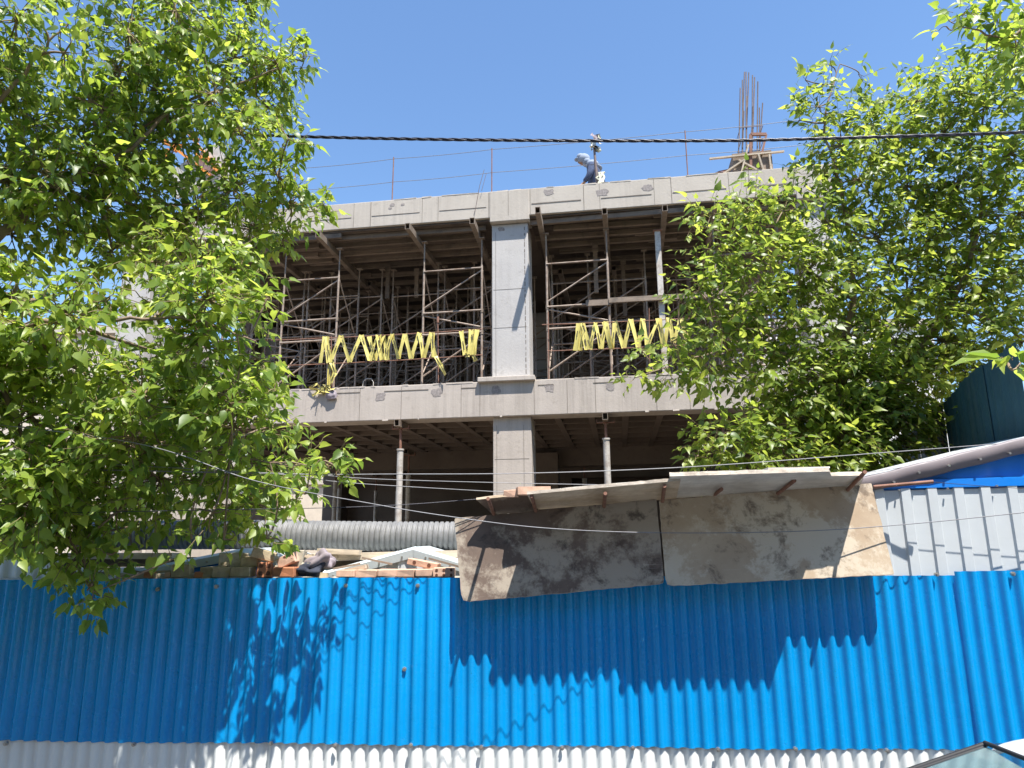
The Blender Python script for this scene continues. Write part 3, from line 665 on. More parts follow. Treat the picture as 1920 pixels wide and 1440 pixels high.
def person(label, fr, base, face, lean, top, legs, cap, arms, rot=0.0):
    """face: +1/-1 along u; local origin at the feet"""
    t = thing('person', label, 'person', fr, base); t.rotation_euler[2] += rot
    f = face; L = lean
    pel = (0, 0, .90, .13); wa = (f*L*.12, 0, 1.06, .13); ch = (f*L*.34, 0, 1.28, .15); nb = (f*L*.5, 0, 1.44, .07); nk = (f*L*.62, 0, 1.52, .055); hd = (f*(L*.85 + .02), 0, 1.60, .085); hc = (f*(L*.95 + .03), 0, 1.68, .088)
    nose = (f*(L*.95 + .13), 0, 1.615, .014)
    body = [[pel, wa, ch, nb, nk, hd, hc], [hd, nose]]
    jk = [[(pel[0], 0, .86, .18), (wa[0], 0, 1.06, .19), (ch[0], 0, 1.28, .215), (nb[0], 0, 1.44, .12)]]
    tr = [[(0, 0, .93, .145), (0, .001, .86, .12)]]
    for s_ in (-1, 1):
        hip = (0, s_*.09, .86, .095); kn = (f*.03, s_*.10, .48, .06); an = (-f*.02, s_*.10, .09, .042); toe = (f*.15, s_*.11, .035, .035)
        body.append([pel, hip, kn, an, toe]); tr.append([(0, .001, .86, .12), (0, s_*.09, .85, .11), (f*.03, s_*.10, .48, .08), (-f*.02, s_*.10, .10, .07)])
        sh = (ch[0] + f*.02, s_*.19, 1.40, .06); el = (ch[0] + f*arms[0], s_*.23, 1.14, .042); wr = (ch[0] + f*arms[1], s_*.16, arms[2], .03); pm = (ch[0] + f*(arms[1] + .06), s_*.15, arms[2] - .05, .032)
        body.append([ch, sh, el, wr, pm])
        for q, (dy, ln) in enumerate(((-.03, .07), (-.01, .085), (.01, .08), (.03, .06))):
            k1 = (pm[0] + f*ln*.5, pm[1] + dy, pm[2] - ln*.3, .009); k2 = (pm[0] + f*ln*.8, pm[1] + dy, pm[2] - ln*.8, .008); body.append([pm, k1, k2])
        body.append([pm, (pm[0] + f*.015, pm[1] - s_*.05, pm[2] - .01, .010), (pm[0] + f*.045, pm[1] - s_*.06, pm[2] - .035, .009)])
        jk.append([(ch[0], 0, 1.28, .215), (sh[0], sh[1], 1.39, .105), (el[0], el[1], el[2], .066), (wr[0], wr[1], wr[2] + .02, .05)])
    skin('body', body, M['skin'], fr, base, t); skin('jacket', jk, top, fr, base, t); skin('trousers', tr, legs, fr, base, t)
    if cap:
        mb = MB(); mb.ball((hc[0] - f*.04, 0, hc[2] + .0), (.14, .122, .125), 0, 3); mb.ball((hc[0] - f*.09, 0, hc[2] - .08), (.10, .115, .10), 0, 3); mb.ball((hc[0] + f*.03, 0, hc[2] + .05), (.09, .10, .085), 0, 3); mb.ball((nk[0] - f*.07, 0, nk[2] + .0), (.15, .155, .10), 0, 3); mb.ball((nk[0] - f*.12, 0, nk[2] - .09), (.17, .18, .05), 0, 3); mb.ball((hc[0] + f*.11, 0, hc[2] + .0), (.06, .085, .02), 0, 2)
        mb.build('hood', cap, fr, (0, 0, 0), t)
    else:
        mb = MB(); mb.ball((hc[0] - f*.015, 0, hc[2] + .025), (.10, .095, .09), 0, 3); mb.build('hair', M['dark_cloth'], fr, (0, 0, 0), t)
    return t
p = uz(1104, 293, 1.1)
person('worker in a pale hood and blue overalls, head bowed, near the roof edge', B, (p[0] + .22, 1.1, p[2] - 1.74), -1, .36, M['denim'], M['denim'], M['hood'], (.10, .22, 1.02))
mb = MB(); mb.box((p[0] - .7, .75, ZR - .01), (p[0] + .9, 1.5, p[2] - 1.745), jit=.01); tag(mb.build('timber_stack', M['plank'], B, (p[0], 1.1, ZR)), 'low stack of planks on the roof under the hooded worker', 'stack') if p[2] - 1.745 > ZR else None
p = uz(424, 285, 1.2)
person('worker in a pale blue shirt and dark trousers half hidden by the left tree', B, (p[0], 1.2, ZR), -1, .22, M['shirt'], M['dark_cloth'], None, (.08, .3, 1.12))
# tilted shutter with orange frame behind the left tree
sh = thing('wall_shutter', 'grey plywood shutter with orange steel frame standing on the roof behind leaves', 'formwork', B, tuple(uz(370, 350, .9)))
bs = tuple(uz(370, 350, .9))
mb = MB(); mb.prism([uz(316, 322, .9), uz(405, 268, .9), uz(427, 300, .9), uz(440, 345, .9), uz(330, 372, .9)], (0, .04, 0)); mb.build('panel', M['grey_ply'], B, bs, sh)
for a, b in (((308, 258), (330, 284)), ((306, 268), (345, 275)), ((316, 280), (312, 300)), ((338, 228), (346, 246)), ((362, 258), (372, 262)), ((368, 290), (384, 298)), ((395, 298), (404, 318)), ((340, 232), (410, 322)), ((308, 262), (395, 330))):
    mb = MB(); mb.beam(uz(*a, .84), uz(*b, .84), .06, .09, up=(0, 1, 0)); mb.build('frame_bar', M['orange'], B, bs, sh)

# ------------------------------------------------------------------ street fence
def corrug(u0, u1, z0, z1, w, pitch=.0925, amp=.0142, phase=0.0, nz=5, tilt=0.0, bulge=0.0):
    mb = MB(); n = int((u1 - u0) / pitch * 12); vs = []
    for j in range(nz + 1):
        z = z0 + (z1 - z0) * j / nz
        for i in range(n + 1):
            u = u0 + (u1 - u0) * i / n
            s_ = (u - u0) / (u1 - u0)
            ww = w + amp * math.tanh(1.25 * math.sin(2 * math.pi * (u - phase) / pitch)) / .848 + bulge * math.sin(math.pi * j / nz) * math.sin(5 * s_ + 1)
            if j == 0: zz = z + .004 * math.sin(u * 3.1)
            elif j == nz: zz = z + tilt * (s_ - .5)
            else: zz = z
            vs.append((u, ww, zz))
    mb.add(vs, [(j*(n+1)+i, j*(n+1)+i+1, (j+1)*(n+1)+i+1, (j+1)*(n+1)+i) for j in range(nz) for i in range(n)], 0, True)
    return mb
fence = thing('corrugated_fence', 'street fence of blue corrugated sheets over white corrugated sheets', 'fence', FN, (0, 0, 0))
edges = [-7.3, -6.2, -5.1, -4.0, -2.95, -1.90, -.80, .80, 1.83, 2.84, 3.93, 5.0, 6.1]
for k in range(len(edges) - 1):
    a, b = edges[k], edges[k + 1]
    o = corrug(a, b + .06, .808, 1.842 + (.030 if a > 2.5 else 0) + random.uniform(-.003, .003), -.0042 * (k % 2) - (.004 if k == 9 else 0), phase=.02, tilt=(.014 if a > 2.5 else 0), bulge=random.uniform(-.009, .009))
    o.build('blue_sheet', M['blue'], FN, (0, 0, 0), fence)
edges2 = [-7.3, -6.3, -5.3, -4.25, -3.2, -2.15, -.62, .85, 1.9, 2.9, 3.9, 4.9, 6.1]
for k in range(len(edges2) - 1):
    corrug(edges2[k], edges2[k+1] + .06, .06, .90, .0085 + .0036 * (k % 2), phase=.02).build('white_sheet', M['white'], FN, (0, 0, 0), fence)
def screws(pts, parent, fr, base, w):
    for x, y in pts:
        p = fr.at(x, y, w); mb = MB()
        mb.tube([(p[0], w + .016, p[2]), (p[0], w - .002, p[2])], .0135, 10); mb.tube([(p[0], w - .002, p[2]), (p[0], w - .011, p[2])], .0075, 6)
        mb.build('screw', M['screw'], fr, base, parent)
screws([(508, 1394), (628, 1398), (770, 1398), (902, 1402), (1054, 1403), (1187, 1403), (1347, 1406), (1492, 1405), (1664, 1408), (250, 1396), (10, 1395), (648, 1098), (783, 1098), (295, 1105), (405, 1100), (758, 1255), (1757, 1077), (1900, 1076)], fence, FN, (0, 0, 0), -.024)
# posts behind
for k, u in enumerate((-6, -4, -2, 0, 2, 4, 6)):
    mb = MB(); mb.box((u, .04, -.1), (u + .06, .10, 1.80)); mb.build('post', M['box_steel'], FN, (0, 0, 0), fence)
for z in (.35, .86, 1.70):
    mb = MB(); mb.box((-7.2, .033, z), (6.1, .04, z + .04)); mb.build('rail', M['box_steel'], FN, (0, 0, 0), fence)

# ------------------------------------------------------------------ form boards and canopy on the fence
def quad_board(name, c4, th, mats, base, label, cat, chamfer=None, grid=6, warp=.0, group=None):
    """c4: lower-left, lower-right, upper-right, upper-left in FN coords"""
    c4 = [np.array(c, float) for c in c4]; n = np.cross(c4[1] - c4[0], c4[3] - c4[0]); n /= np.linalg.norm(n)
    if n[1] < 0: n = -n
    poly = []
    if chamfer:
        for i in range(4):
            a, p, b = c4[i-1], c4[i], c4[(i+1) % 4]; ch = chamfer[i]
            if ch: 
                d1 = (a - p) / np.linalg.norm(a - p); d2 = (b - p) / np.linalg.norm(b - p)
                poly += [p + d1*ch, p + d1*ch*.35 + d2*ch*.35*.3, p + d2*ch] if ch < .03 else [p + d1*ch, p + (d1 + d2)*ch*.22, p + d2*ch]
            else: poly.append(p)
    else: poly = c4
    # ragged edges
    out = []
    for i in range(len(poly)):
        a, b = poly[i], poly[(i+1) % len(poly)]; k = max(1, int(np.linalg.norm(b - a) / .035))
        for j in range(k):
            q = a + (b - a) * j / k
            out.append(q + (0 if j == 0 else 1) * np.array([random.uniform(-.0022, .0022), 0, random.uniform(-.0025, .0025)]))
    mb = MB(); nn = len(out); back = [q + n*th for q in out]
    mb.add(out, [tuple(range(nn))], 0); mb.add(back, [tuple(range(nn))], 0)
    mb.add(out + back, [(i, (i+1) % nn, nn+(i+1) % nn, nn+i) for i in range(nn)], 1)
    return tag(mb.build(name, mats, FN, base), label, cat, group)
wt, wb = -.035, -.15
pa = [FN.at(866, 1129, wb), FN.at(1246, 1094, wb), FN.at(1231, 936, wt), FN.at(852, 972, wt)]
quad_board('formwork_board', pa, .018, [M['ply_dark'], M['splinter']], tuple(pa[0]), 'dark brown form board with cement patches hung on the fence', 'board', (.05, .03, .008, .012))
pb = [FN.at(1249, 1099, wb - .004), FN.at(1677, 1077, wb - .004), FN.at(1634, 906, wt - .004), FN.at(1236, 938, wt - .004)]
quad_board('formwork_board', pb, .018, [M['ply_tan'], M['splinter']], tuple(pb[0]), 'tan weathered form board hung on the fence beside the grey hut wall', 'board', (.05, .012, .008, .008))
# canopy boards: front edge 0.42 m out over the pavement, tilted up
def canopy(bk, fr_, th, mats, label, d0=.44, d1=.44, step=False):
    c4 = [FN.at(bk[0][0], bk[0][1] + 3, .0), FN.at(bk[1][0], bk[1][1] + 3, .0), FN.at(*fr_[1], -d1), FN.at(*fr_[0], -d0)]
    n = np.cross(c4[1] - c4[0], c4[3] - c4[0]); n /= np.linalg.norm(n); n *= (1 if n[2] > 0 else -1)
    if step:
        e = c4[2] - c4[3]; b_ = c4[1] - c4[2]; c4 = [c4[0], c4[1], c4[2] + b_ * .30, c4[2] - e * .17 + b_ * .27, c4[2] - e * .185, c4[3]]
    pts = []; m_ = len(c4)
    for i in range(m_):
        a, b = c4[i], c4[(i+1) % m_]; k = max(2, int(np.linalg.norm(b - a) / .03))
        for j in range(k):
            q = a + (b - a) * j / k
            if j: q = q + np.array([0, random.uniform(-.004, .004), 0])
            pts.append(q)
    nn = len(pts); up = [q + n*(th + random.uniform(-.0025, .0025)) for q in pts]
    mb = MB(); mb.add(pts, [tuple(range(nn))], 0); mb.add(up, [tuple(range(nn))], 2); mb.add(pts + up, [(i, (i+1) % nn, nn+(i+1) % nn, nn+i) for i in range(nn)], 1)
    return tag(mb.build('canopy_board', mats, FN, tuple(c4[0])), label, 'board', 'boards of the small canopy over the fence')
canopy(((925, 962), (1010, 955)), ((893, 937), (1000, 926)), .016, [M['ply_dark'], M['fresh_ply'], M['ply_tan']], 'short dark canopy board at the left end, under the loose brick', .19, .22)
canopy(((1003, 953), (1268, 932)), ((988, 927), (1276, 901)), .020, [M['fresh_ply'], M['splinter'], M['grey_ply']], 'pale raw plywood canopy board in the middle, streaked with brown')
canopy(((1258, 932), (1612, 909)), ((1256, 893), (1624, 882)), .024, [M['grey_ply'], M['splinter'], M['grey_ply']], 'thick weathered canopy board at the right end with a splintered edge', .49, .49, True)
mb = MB(); q0, q1 = FN.at(1440, 884, -.40), FN.at(1556, 878, -.40); mb.box((q0[0], -.40, q0[2] + .012), (q1[0], -.15, q0[2] + .026), jit=.004)
tag(mb.build('ply_scrap', M['grey_ply'], FN, tuple(q0)), 'thin scrap of ply lying on top of the right canopy board', 'scrap')
for k, (a, b, lab) in enumerate((((915, 935), (925, 956), 'at the left tip of the canopy'), ((997, 930), (1005, 950), 'under the joint of the dark and raw boards'), ((1135, 925), (1134, 941), 'under the middle of the raw plywood board'), ((1246, 911), (1246, 932), 'near the right end of the raw plywood board'), ((1490, 901), (1455, 920), 'slanting under the right canopy board'), ((1353, 917), (1345, 928), 'short stub under the right canopy board'), ((1622, 885), (1594, 912), 'at the right tip of the canopy'))):
    p, q = FN.at(*a, -.43 if k not in (4, 5) else -.30), FN.at(*b, -.06); q[1] = .08; q[2] -= .05 if k != 5 else 0
    mb = MB(); mb.tube([p, q], .012, 8)
    tag(mb.build('rebar_peg', M['rust'], FN, tuple(q)), f'rusty bar peg {lab}', 'peg', 'rusty pegs holding the canopy boards')
mb = MB(); p0, p1 = FN.at(1638, 913, -.05), FN.at(1750, 903, -.12); n = 70; pts = [p0 + (p1 - p0) * i / n for i in range(n + 1)]; mb.tube(pts, [.0125 if i % 2 else .0105 for i in range(n + 1)], 8)
tag(mb.build('ribbed_rod', M['rust'], FN, tuple(p0)), 'ribbed rusty rod lying level at the right end of the canopy', 'rod')
def brick(c, yaw, size, mat, label, holes=None, roll=0.0, pitch=0.0, group='bricks along the fence top', name='brick', fr=FN):
    L, D, H = size; bm = bmesh.new(); bmesh.ops.create_cube(bm, size=1)
    for v in bm.verts: v.co = Vector((v.co.x*L, v.co.y*D, v.co.z*H))
    bmesh.ops.bevel(bm, geom=list(bm.edges), offset=.005, segments=1, affect='EDGES')
    bmesh.ops.triangulate(bm, faces=[f for f in bm.faces if len(f.verts) > 4])
    for v in bm.verts: v.co += Vector((random.uniform(-.003, .003), random.uniform(-.003, .003), random.uniform(-.003, .003)))
    mx = Matrix.Translation(Vector(c)) @ Matrix.Rotation(yaw, 4, 'Z') @ Matrix.Rotation(pitch, 4, 'X') @ Matrix.Rotation(roll, 4, 'Y')
    mb = MB(); mb.bm(bm, 0, False, mx)
    if holes:
        nx, nz = holes
        for i in range(nx):
            for j in range(nz):
                x = -L/2 + L * (i + .5) / nx; z = -H/2 + H * (j + .5) / nz; r_ = min(L / nx, H / nz) * .30
                ring = [(x + r_*math.cos(t), -D/2 - .002, z + r_*math.sin(t)) for t in [k*math.pi/6 for k in range(12)]]
                ring2 = [(a, -D/2 + .001, b) for a, _, b in ring]
                vs = [tuple(mx @ Vector(q)) for q in ring + ring2]
                mb.add(vs, [tuple(range(12))] + [(k, (k+1) % 12, 12+(k+1) % 12, 12+k) for k in range(12)], 1)
    lowest = min(v[2] for v in mb.v)
    return tag(mb.build(name, [M[mat], M['brick_hole']], fr, (c[0], c[1], lowest)), label, 'brick', group)
q = FN.at(1000, 922, -.22); brick((q[0], -.22, q[2] + .005), .15, (.22, .10, .055), 'brick_p', 'pale pink brick lying on top of the canopy boards')
q = FN.at(965, 924, -.20); brick((q[0] - .02, -.16, q[2] - .005), -.1, (.10, .10, .05), 'brick_p', 'half brick on the canopy tip beside a whole pink brick')

# ------------------------------------------------------------------ things on and behind the fence
# ledge wall carrying the bricks, plank platform carrying the pipe
mb = MB(); mb.box((-5.5, .11, 0), (.2, .34, 1.835)); tag(mb.build('ledge_wall', M['mortar'], FN, (0, .2, 0)), 'low masonry ledge behind the blue fence carrying loose bricks', 'wall')
def zat(x, y, w): return FN.at(x, y, w)
def bk(x, y, w, yaw, size, mat, label, **k):
    q = zat(x, y, w); brick((q[0], w, q[2]), yaw, size, mat, label, **k)
bk(343, 1070, .17, .1, (.125, .09, .085), 'brick_y', 'brown brick standing alone on the fence top, left of the heap')
bk(395, 1072, .19, -.1, (.10, .10, .07), 'brick_y', 'dark shaded brick between the lone brick and the yellow pair')
bk(418, 1072, .16, .15, (.12, .09, .075), 'brick_y', 'yellowish brick, left one of the pair before the heap')
bk(456, 1072, .15, -.05, (.145, .10, .070), 'brick_y', 'yellowish brick, right one of the pair before the heap')
bk(440, 1050, .24, .2, (.19, .11, .10), 'mortar', 'dark lump of old masonry at the back of the heap')
bk(471, 1053, .22, .1, (.12, .10, .07), 'brick_y', 'brick lying on the yellowish pair in the heap')
bk(495, 1040, .20, .35, (.17, .12, .07), 'brick_y', 'tilted tan brick topping the heap', roll=.28)
bk(541, 1050, .16, -.12, (.13, .09, .075), 'brick_p', 'pink brick with six holes leaning in the heap', holes=(3, 2), roll=-.45)
bk(497, 1070, .15, .3, (.10, .09, .10), 'brick_r', 'broken red hollow tile at the front of the heap', holes=(2, 2), pitch=-.2)
bk(537, 1072, .14, -.1, (.16, .10, .065), 'brick_r', 'smooth red clay tile under the pink holed brick')
bk(556, 1052, .21, .05, (.11, .07, .16), 'mortar', 'upright slab of speckled mortar beside the cloth bundles', roll=.12)
for k, (x, y, wd, mt, lb) in enumerate(((612+40, 1078, .13, 'brick_p', 'first brick of the flat row right of the cloth'), (690, 1078, .15, 'brick_p', 'second brick of the flat row, dark on its face'), (728, 1077, .13, 'brick_p', 'third brick of the flat row'), (762, 1077, .14, 'brick_p', 'fourth brick of the flat row, below the gable point'), (800, 1076, .15, 'brick_p', 'last brick of the flat row before the holed brick'))):
    bk(x, y - 3, .16 + .01*(k % 2), random.uniform(-.08, .08), (wd, .11, .05), mt, 'pinkish ' + lb, roll=random.uniform(-.03, .03))
bk(833, 1073, .13, .1, (.15, .09, .065), 'brick_p', 'pale brick with round holes at the right end of the row', holes=(3, 2))
bk(795, 1057, .22, -.15, (.22, .10, .045), 'brick_p', 'pale brick lying slanted on the row below the gable', holes=(2, 1), roll=.18)
# cloth bundles
q = zat(605, 1052, .20); rag('cloth_bundle', q, (.085, .06, .062), M['cloth_grey'], 'crumpled grey and mauve cloth bundle among the bricks', FN, seed=2, amp=.75)
q = zat(580, 1069, .15); rag('cloth_bundle', q, (.085, .06, .055), M['cloth_navy'], 'dark navy cloth bundle beside the red tile', FN, seed=9, amp=.7)
sc = random.Random(77)
for k, (x, y, lab) in enumerate(((648, 1062, 'thin grey stick lying across the first bricks'), (590, 1046, 'broken lath leaning behind the cloth bundles'), (705, 1052, 'short lath behind the flat brick row'), (300, 1072, 'bent stick on the fence top left of the lone brick'), (262, 1074, 'dark lath lying flat on the fence top'), (520, 1062, 'splintered stick poking out of the brick heap'), (842, 1058, 'thin pale lath beside the form board'))):
    q = zat(x, y, .2); a = sc.uniform(-.3, .3); L_ = sc.uniform(.06, .15); mb = MB(); mb.beam((q[0] - L_, .2, q[2] - a*L_), (q[0] + L_, .26, q[2] + a*L_), .016, .014)
    tag(mb.build('wood_scrap', M['plank' if k % 2 else 'timber'], FN, tuple(q)), lab, 'wood', 'wood scraps among the bricks')
for k, (x, y, lab) in enumerate(((672, 1079, 'broken brick chip before the flat row'), (604, 1078, 'small brick chip under the cloth bundles'), (573, 1060, 'mortar chip beside the navy cloth'), (375, 1078, 'small brick chip right of the lone brick'), (316, 1078, 'small dark chip left of the lone brick'), (425, 1058, 'chip of brick on the yellowish pair'), (520, 1047, 'broken brick end behind the holed pink brick'), (280, 1079, 'flat broken tile on the fence top'))):
    q = zat(x, y, .15); s_ = sc.uniform(.018, .034); mb = MB(); mb.box((q[0] - s_, .13, q[2] - s_*.6), (q[0] + s_, .13 + s_*1.6, q[2] + s_*.6), jit=.008)
    tag(mb.build('brick_chip', M[('brick_p', 'brick_y', 'mortar', 'brick_r')[k % 4]], FN, tuple(q)), lab, 'rubble', 'brick chips along the fence top')
# planks over the ledge
def plank(x0, y0, x1, y1, w, h, d, lab, mat='plank'):
    a, b = zat(x0, y0, w), zat(x1, y1, w); mb = MB(); mb.beam(a, b, d, h); mb.v = [tuple(c + random.uniform(-.003, .003) for c in v) for v in mb.v]
    return tag(mb.build('plank', M[mat], FN, tuple(a)), lab, 'plank', 'planks below the black pipe')
plank(560, 1046, 860, 1038, .62, .05, .14, 'long pale plank under the black pipe, right of the brick heap')
plank(598, 1033, 676, 1036, .52, .035, .08, 'short pale board lying on the long plank under the pipe')
plank(570, 1060, 855, 1056, .70, .06, .10, 'shaded lower timber behind the gable', 'timber')
plank(40, 1043, 330, 1042, .60, .045, .12, 'weathered plank under the pipe at its leafy left end')
plank(10, 1056, 430, 1052, .66, .07, .10, 'dark timber under the weathered plank at the left', 'timber')
plank(225, 1078, 400, 1081, .18, .035, .09, 'flat weathered board lying on the fence top left of the lone brick')
plank(640, 1074, 688, 1062, .22, .03, .09, 'small pink board resting on the first bricks')
plank(620, 1054, 632, 1043, .55, .03, .03, 'thin stick propped near the cloth bundle')
# platform
mb = MB(); mb.box((-6.6, .72, 0), (.9, 1.62, 1.86)); tag(mb.build('masonry_platform', M['mortar'], FN, (0, 1, 0)), 'masonry bank behind the fence carrying the black pipe', 'wall')
# corrugated pipe
PW = 1.15
c0, c1 = zat(150, 1006, PW), zat(905, 1003, PW); rad = (zat(700, 976, PW)[2] - zat(700, 1032, PW)[2]) / 2
L = c1[0] - c0[0]; pitch = .0445; npt = int(L / pitch * 8); vs = []; nseg = 40
mb = MB()
for i in range(npt + 1):
    s_ = i / npt; ph = (L * s_ / pitch) % 1.0
    prof = .5 - .5 * math.cos(2 * math.pi * ph); prof = min(1, prof * 2.0); rr = rad * (.89 + .11 * prof)
    u = c0[0] + L * s_; z = c0[2] + (c1[2] - c0[2]) * s_ + .012 * math.sin(s_ * 5)
    for j in range(nseg):
        t = 2 * math.pi * j / nseg; vs.append((u, PW + rr * math.cos(t), z + rr * math.sin(t)))
mb.add(vs, [(i*nseg+j, i*nseg+(j+1) % nseg, (i+1)*nseg+(j+1) % nseg, (i+1)*nseg+j) for i in range(npt) for j in range(nseg)], 0, True)
tag(mb.build('corrugated_pipe', M['pipe'], FN, (c0[0], PW, c0[2] - rad)), 'long black corrugated drain pipe lying behind the fence', 'pipe')
# small gabled hut whose top shows over the fence
def gable(apex, left, right, w, wall_mat, flash_mat, name, label, bot=1.2, planks=True):
    A, Lp, Rp = zat(*apex, w), zat(*left, w), zat(*right, w)
    t = thing(name, label, 'hut', FN, (A[0], w, 0))
    base = (A[0], w, 0)
    mb = MB(); n = 60
    vs = []
    for i in range(n + 1):
        u = Lp[0] + (Rp[0] - Lp[0]) * i / n; zt = Lp[2] + (A[2] - Lp[2]) * (u - Lp[0]) / (A[0] - Lp[0]) if u < A[0] else A[2] + (Rp[2] - A[2]) * (u - A[0]) / (Rp[0] - A[0])
        ww = w + (.02 + .012 * (1 if (i // 3) % 2 else -1) if planks else .02)
        vs += [(u, ww, bot), (u, ww, zt - .02)]
    mb.add(vs, [(2*i, 2*i+2, 2*i+3, 2*i+1) for i in range(n)]); mb.build('gable_wall', wall_mat, FN, base, t)
    for p, q in ((Lp, A), (A, Rp)):
        mb = MB(); d = (q - p); hgt = .055
        mb.add([p + [0, -.012, 0], q + [0, -.012, 0], q + [0, -.004, -hgt], p + [0, -.004, -hgt]], [(0, 1, 2, 3)])
        mb.add([p + [0, -.012, .0], q + [0, -.012, .0], q + [0, .05, .022], p + [0, .05, .022]], [(0, 1, 2, 3)])
        mb.add([p + [0, .05, .022], q + [0, .05, .022], q + [0, .9, .022], p + [0, .9, .022]], [(0, 1, 2, 3)])
        o = mb.build('roof_flashing', flash_mat, FN, base, t)
        so_ = o.modifiers.new('s', 'SOLIDIFY'); so_.thickness = .003
        k = int(np.linalg.norm(d) / .16)
        for i in range(k):
            c = p + d * (i + .5) / max(1, k); mb = MB(); mb.tube([(c[0], w - .010, c[2] - .028), (c[0], w - .02, c[2] - .028)], .007, 8); mb.build('screw', M['screw'], FN, base, t)
    return t
gable((776, 1031), (605, 1078), (960, 1086), .42, M['silver'], M['zinc'], 'gabled_hut', 'small grey gabled hut top with zinc edging behind the brick row', 1.0)
gable((452, 1034), (205, 1082), (640, 1084), .48, M['blue_hut'], M['zinc'], 'gabled_hut', 'low blue gabled hut top with pale edging behind the brick heap', 1.0, False)
mb = corrug(zat(-60, 1060, .35)[0], zat(118, 1060, .35)[0], 1.2, zat(20, 1046, .35)[2], .35, .12, .01); 
tag(mb.build('white_panel', M['white'], FN, (-4, .35, 1.2)), 'white corrugated panel behind the fence under the left tree', 'panel')

# ------------------------------------------------------------------ hut at the right: grey ribbed wall, blue gable, flashing
hw = .06
hut = thing('site_hut', 'site hut with grey ribbed wall and blue gable behind the fence', 'hut', FN, (3.2, hw, 0)); hb = (3.2, hw, 0)
u0, u1 = zat(1632, 990, hw)[0], 4.9; zt = zat(1760, 916, hw)[2]
def trap(u0, u1, z0, zf, w, pitch, h, top, mat, name, wave=.0):
    mb = MB(); us = []; u = u0
    while u < u1: 
        for du, dw in ((0, 0), (pitch*.52, 0), (pitch*.58, -h), (pitch*.92, -h), (pitch*.98, 0)): us.append((u + du, dw))
        u += pitch
    vs = []; n = len(us)
    for k, (a, dw) in enumerate(us): vs += [(a, w + dw, z0), (a, w + dw, zf(a) + (wave if dw == 0 else 0))]
    mb.add(vs, [(2*i, 2*i+2, 2*i+3, 2*i+1) for i in range(n - 1)]); return mb.build(name, mat, FN, hb, hut)
trap(u0 - .05, u1, .3, lambda a: zt + .012 * (a - u0), hw, .172, .015, 0, M['silver'], 'wall_sheet', -.012)
pl, pr_ = zat(1612, 915, hw - .06), zat(1925, 838, hw - .06); slope = (pr_[2] - pl[2]) / (pr_[0] - pl[0])
zl = lambda a: pl[2] + slope * (a - pl[0])
mb = MB(); n = 40; vs = []
for i in range(n + 1):
    a = u0 - .1 + (u1 - u0 + .1) * i / n; b = .012 * math.sin(i * .9) + .008*math.sin(i*2.3)
    za, zb = zt - .02, zl(a) - .01
    for j in range(5):
        s_ = j / 4; vs.append((a, hw + .012 + b * math.sin(math.pi * s_) , za * (1 - s_) + max(zb, za) * s_))
mb.add(vs, [(i*5+j, (i+1)*5+j, (i+1)*5+j+1, i*5+j+1) for i in range(n) for j in range(4)], 0, True); mb.build('blue_gable', M['blue_hut'], FN, hb, hut)
mb = MB(); a, b = pl[0] + .02, u1; za = lambda x: zt + .012 * (x - u0)
mb.add([(u0, hw - .018, za(u0) + .0), (b, hw - .018, za(b)), (b, hw - .015, za(b) + .055), (u0, hw - .015, za(u0) + .055), (b, hw + .01, za(b) + .06), (u0, hw + .01, za(u0) + .06)], [(0, 1, 2, 3), (3, 2, 4, 5)])
mb.build('blue_trim', M['blue_hut'], FN, hb, hut)
mb = MB(); nn = 30; vs = []
for i in range(nn + 1):
    x = pl[0] - .03 + (u1 - pl[0]) * i / nn; z = zl(x); j_ = .004 * math.sin(i * 1.7)
    vs += [(x, hw + .10, z + .058), (x, hw - .045, z + .066 + j_), (x, hw - .062, z + .054), (x, hw - .040 + j_, z - .034), (x, hw - .022, z - .040 + j_)]
mb.add(vs, [(i*5+j, (i+1)*5+j, (i+1)*5+j+1, i*5+j+1) for i in range(nn) for j in range(4)], 0, True); o = mb.build('roof_flashing', M['flash'], FN, hb, hut); o.modifiers.new('s', 'SOLIDIFY').thickness = .003
for x, y in ((1676, 904), (1723, 886), (1779, 873), (1838, 861), (1893, 850)):
    c = zat(x, y, hw - .058); mb = MB(); mb.tube([(c[0], hw - .045, c[2]), (c[0], hw - .066, c[2])], .008, 8); mb.build('screw', M['screw'], FN, hb, hut)
for x, y in ((1685, 919), (1776, 916), (1868, 911)):
    c = zat(x, y, hw - .03); mb = MB(); mb.tube([(c[0], hw - .026, c[2]), (c[0], hw - .042, c[2])], .006, 8); mb.build('screw', M['screw'], FN, hb, hut)
mb = MB(); mb.add([(pl[0], hw + .1, zl(pl[0]) + .055), (u1, hw + .1, zl(u1) + .055), (u1, 2.2, zl(u1) + .055), (pl[0], 2.2, zl(pl[0]) + .055)], [(0, 1, 2, 3)]); mb.build('roof_sheet', M['silver'], FN, hb, hut)

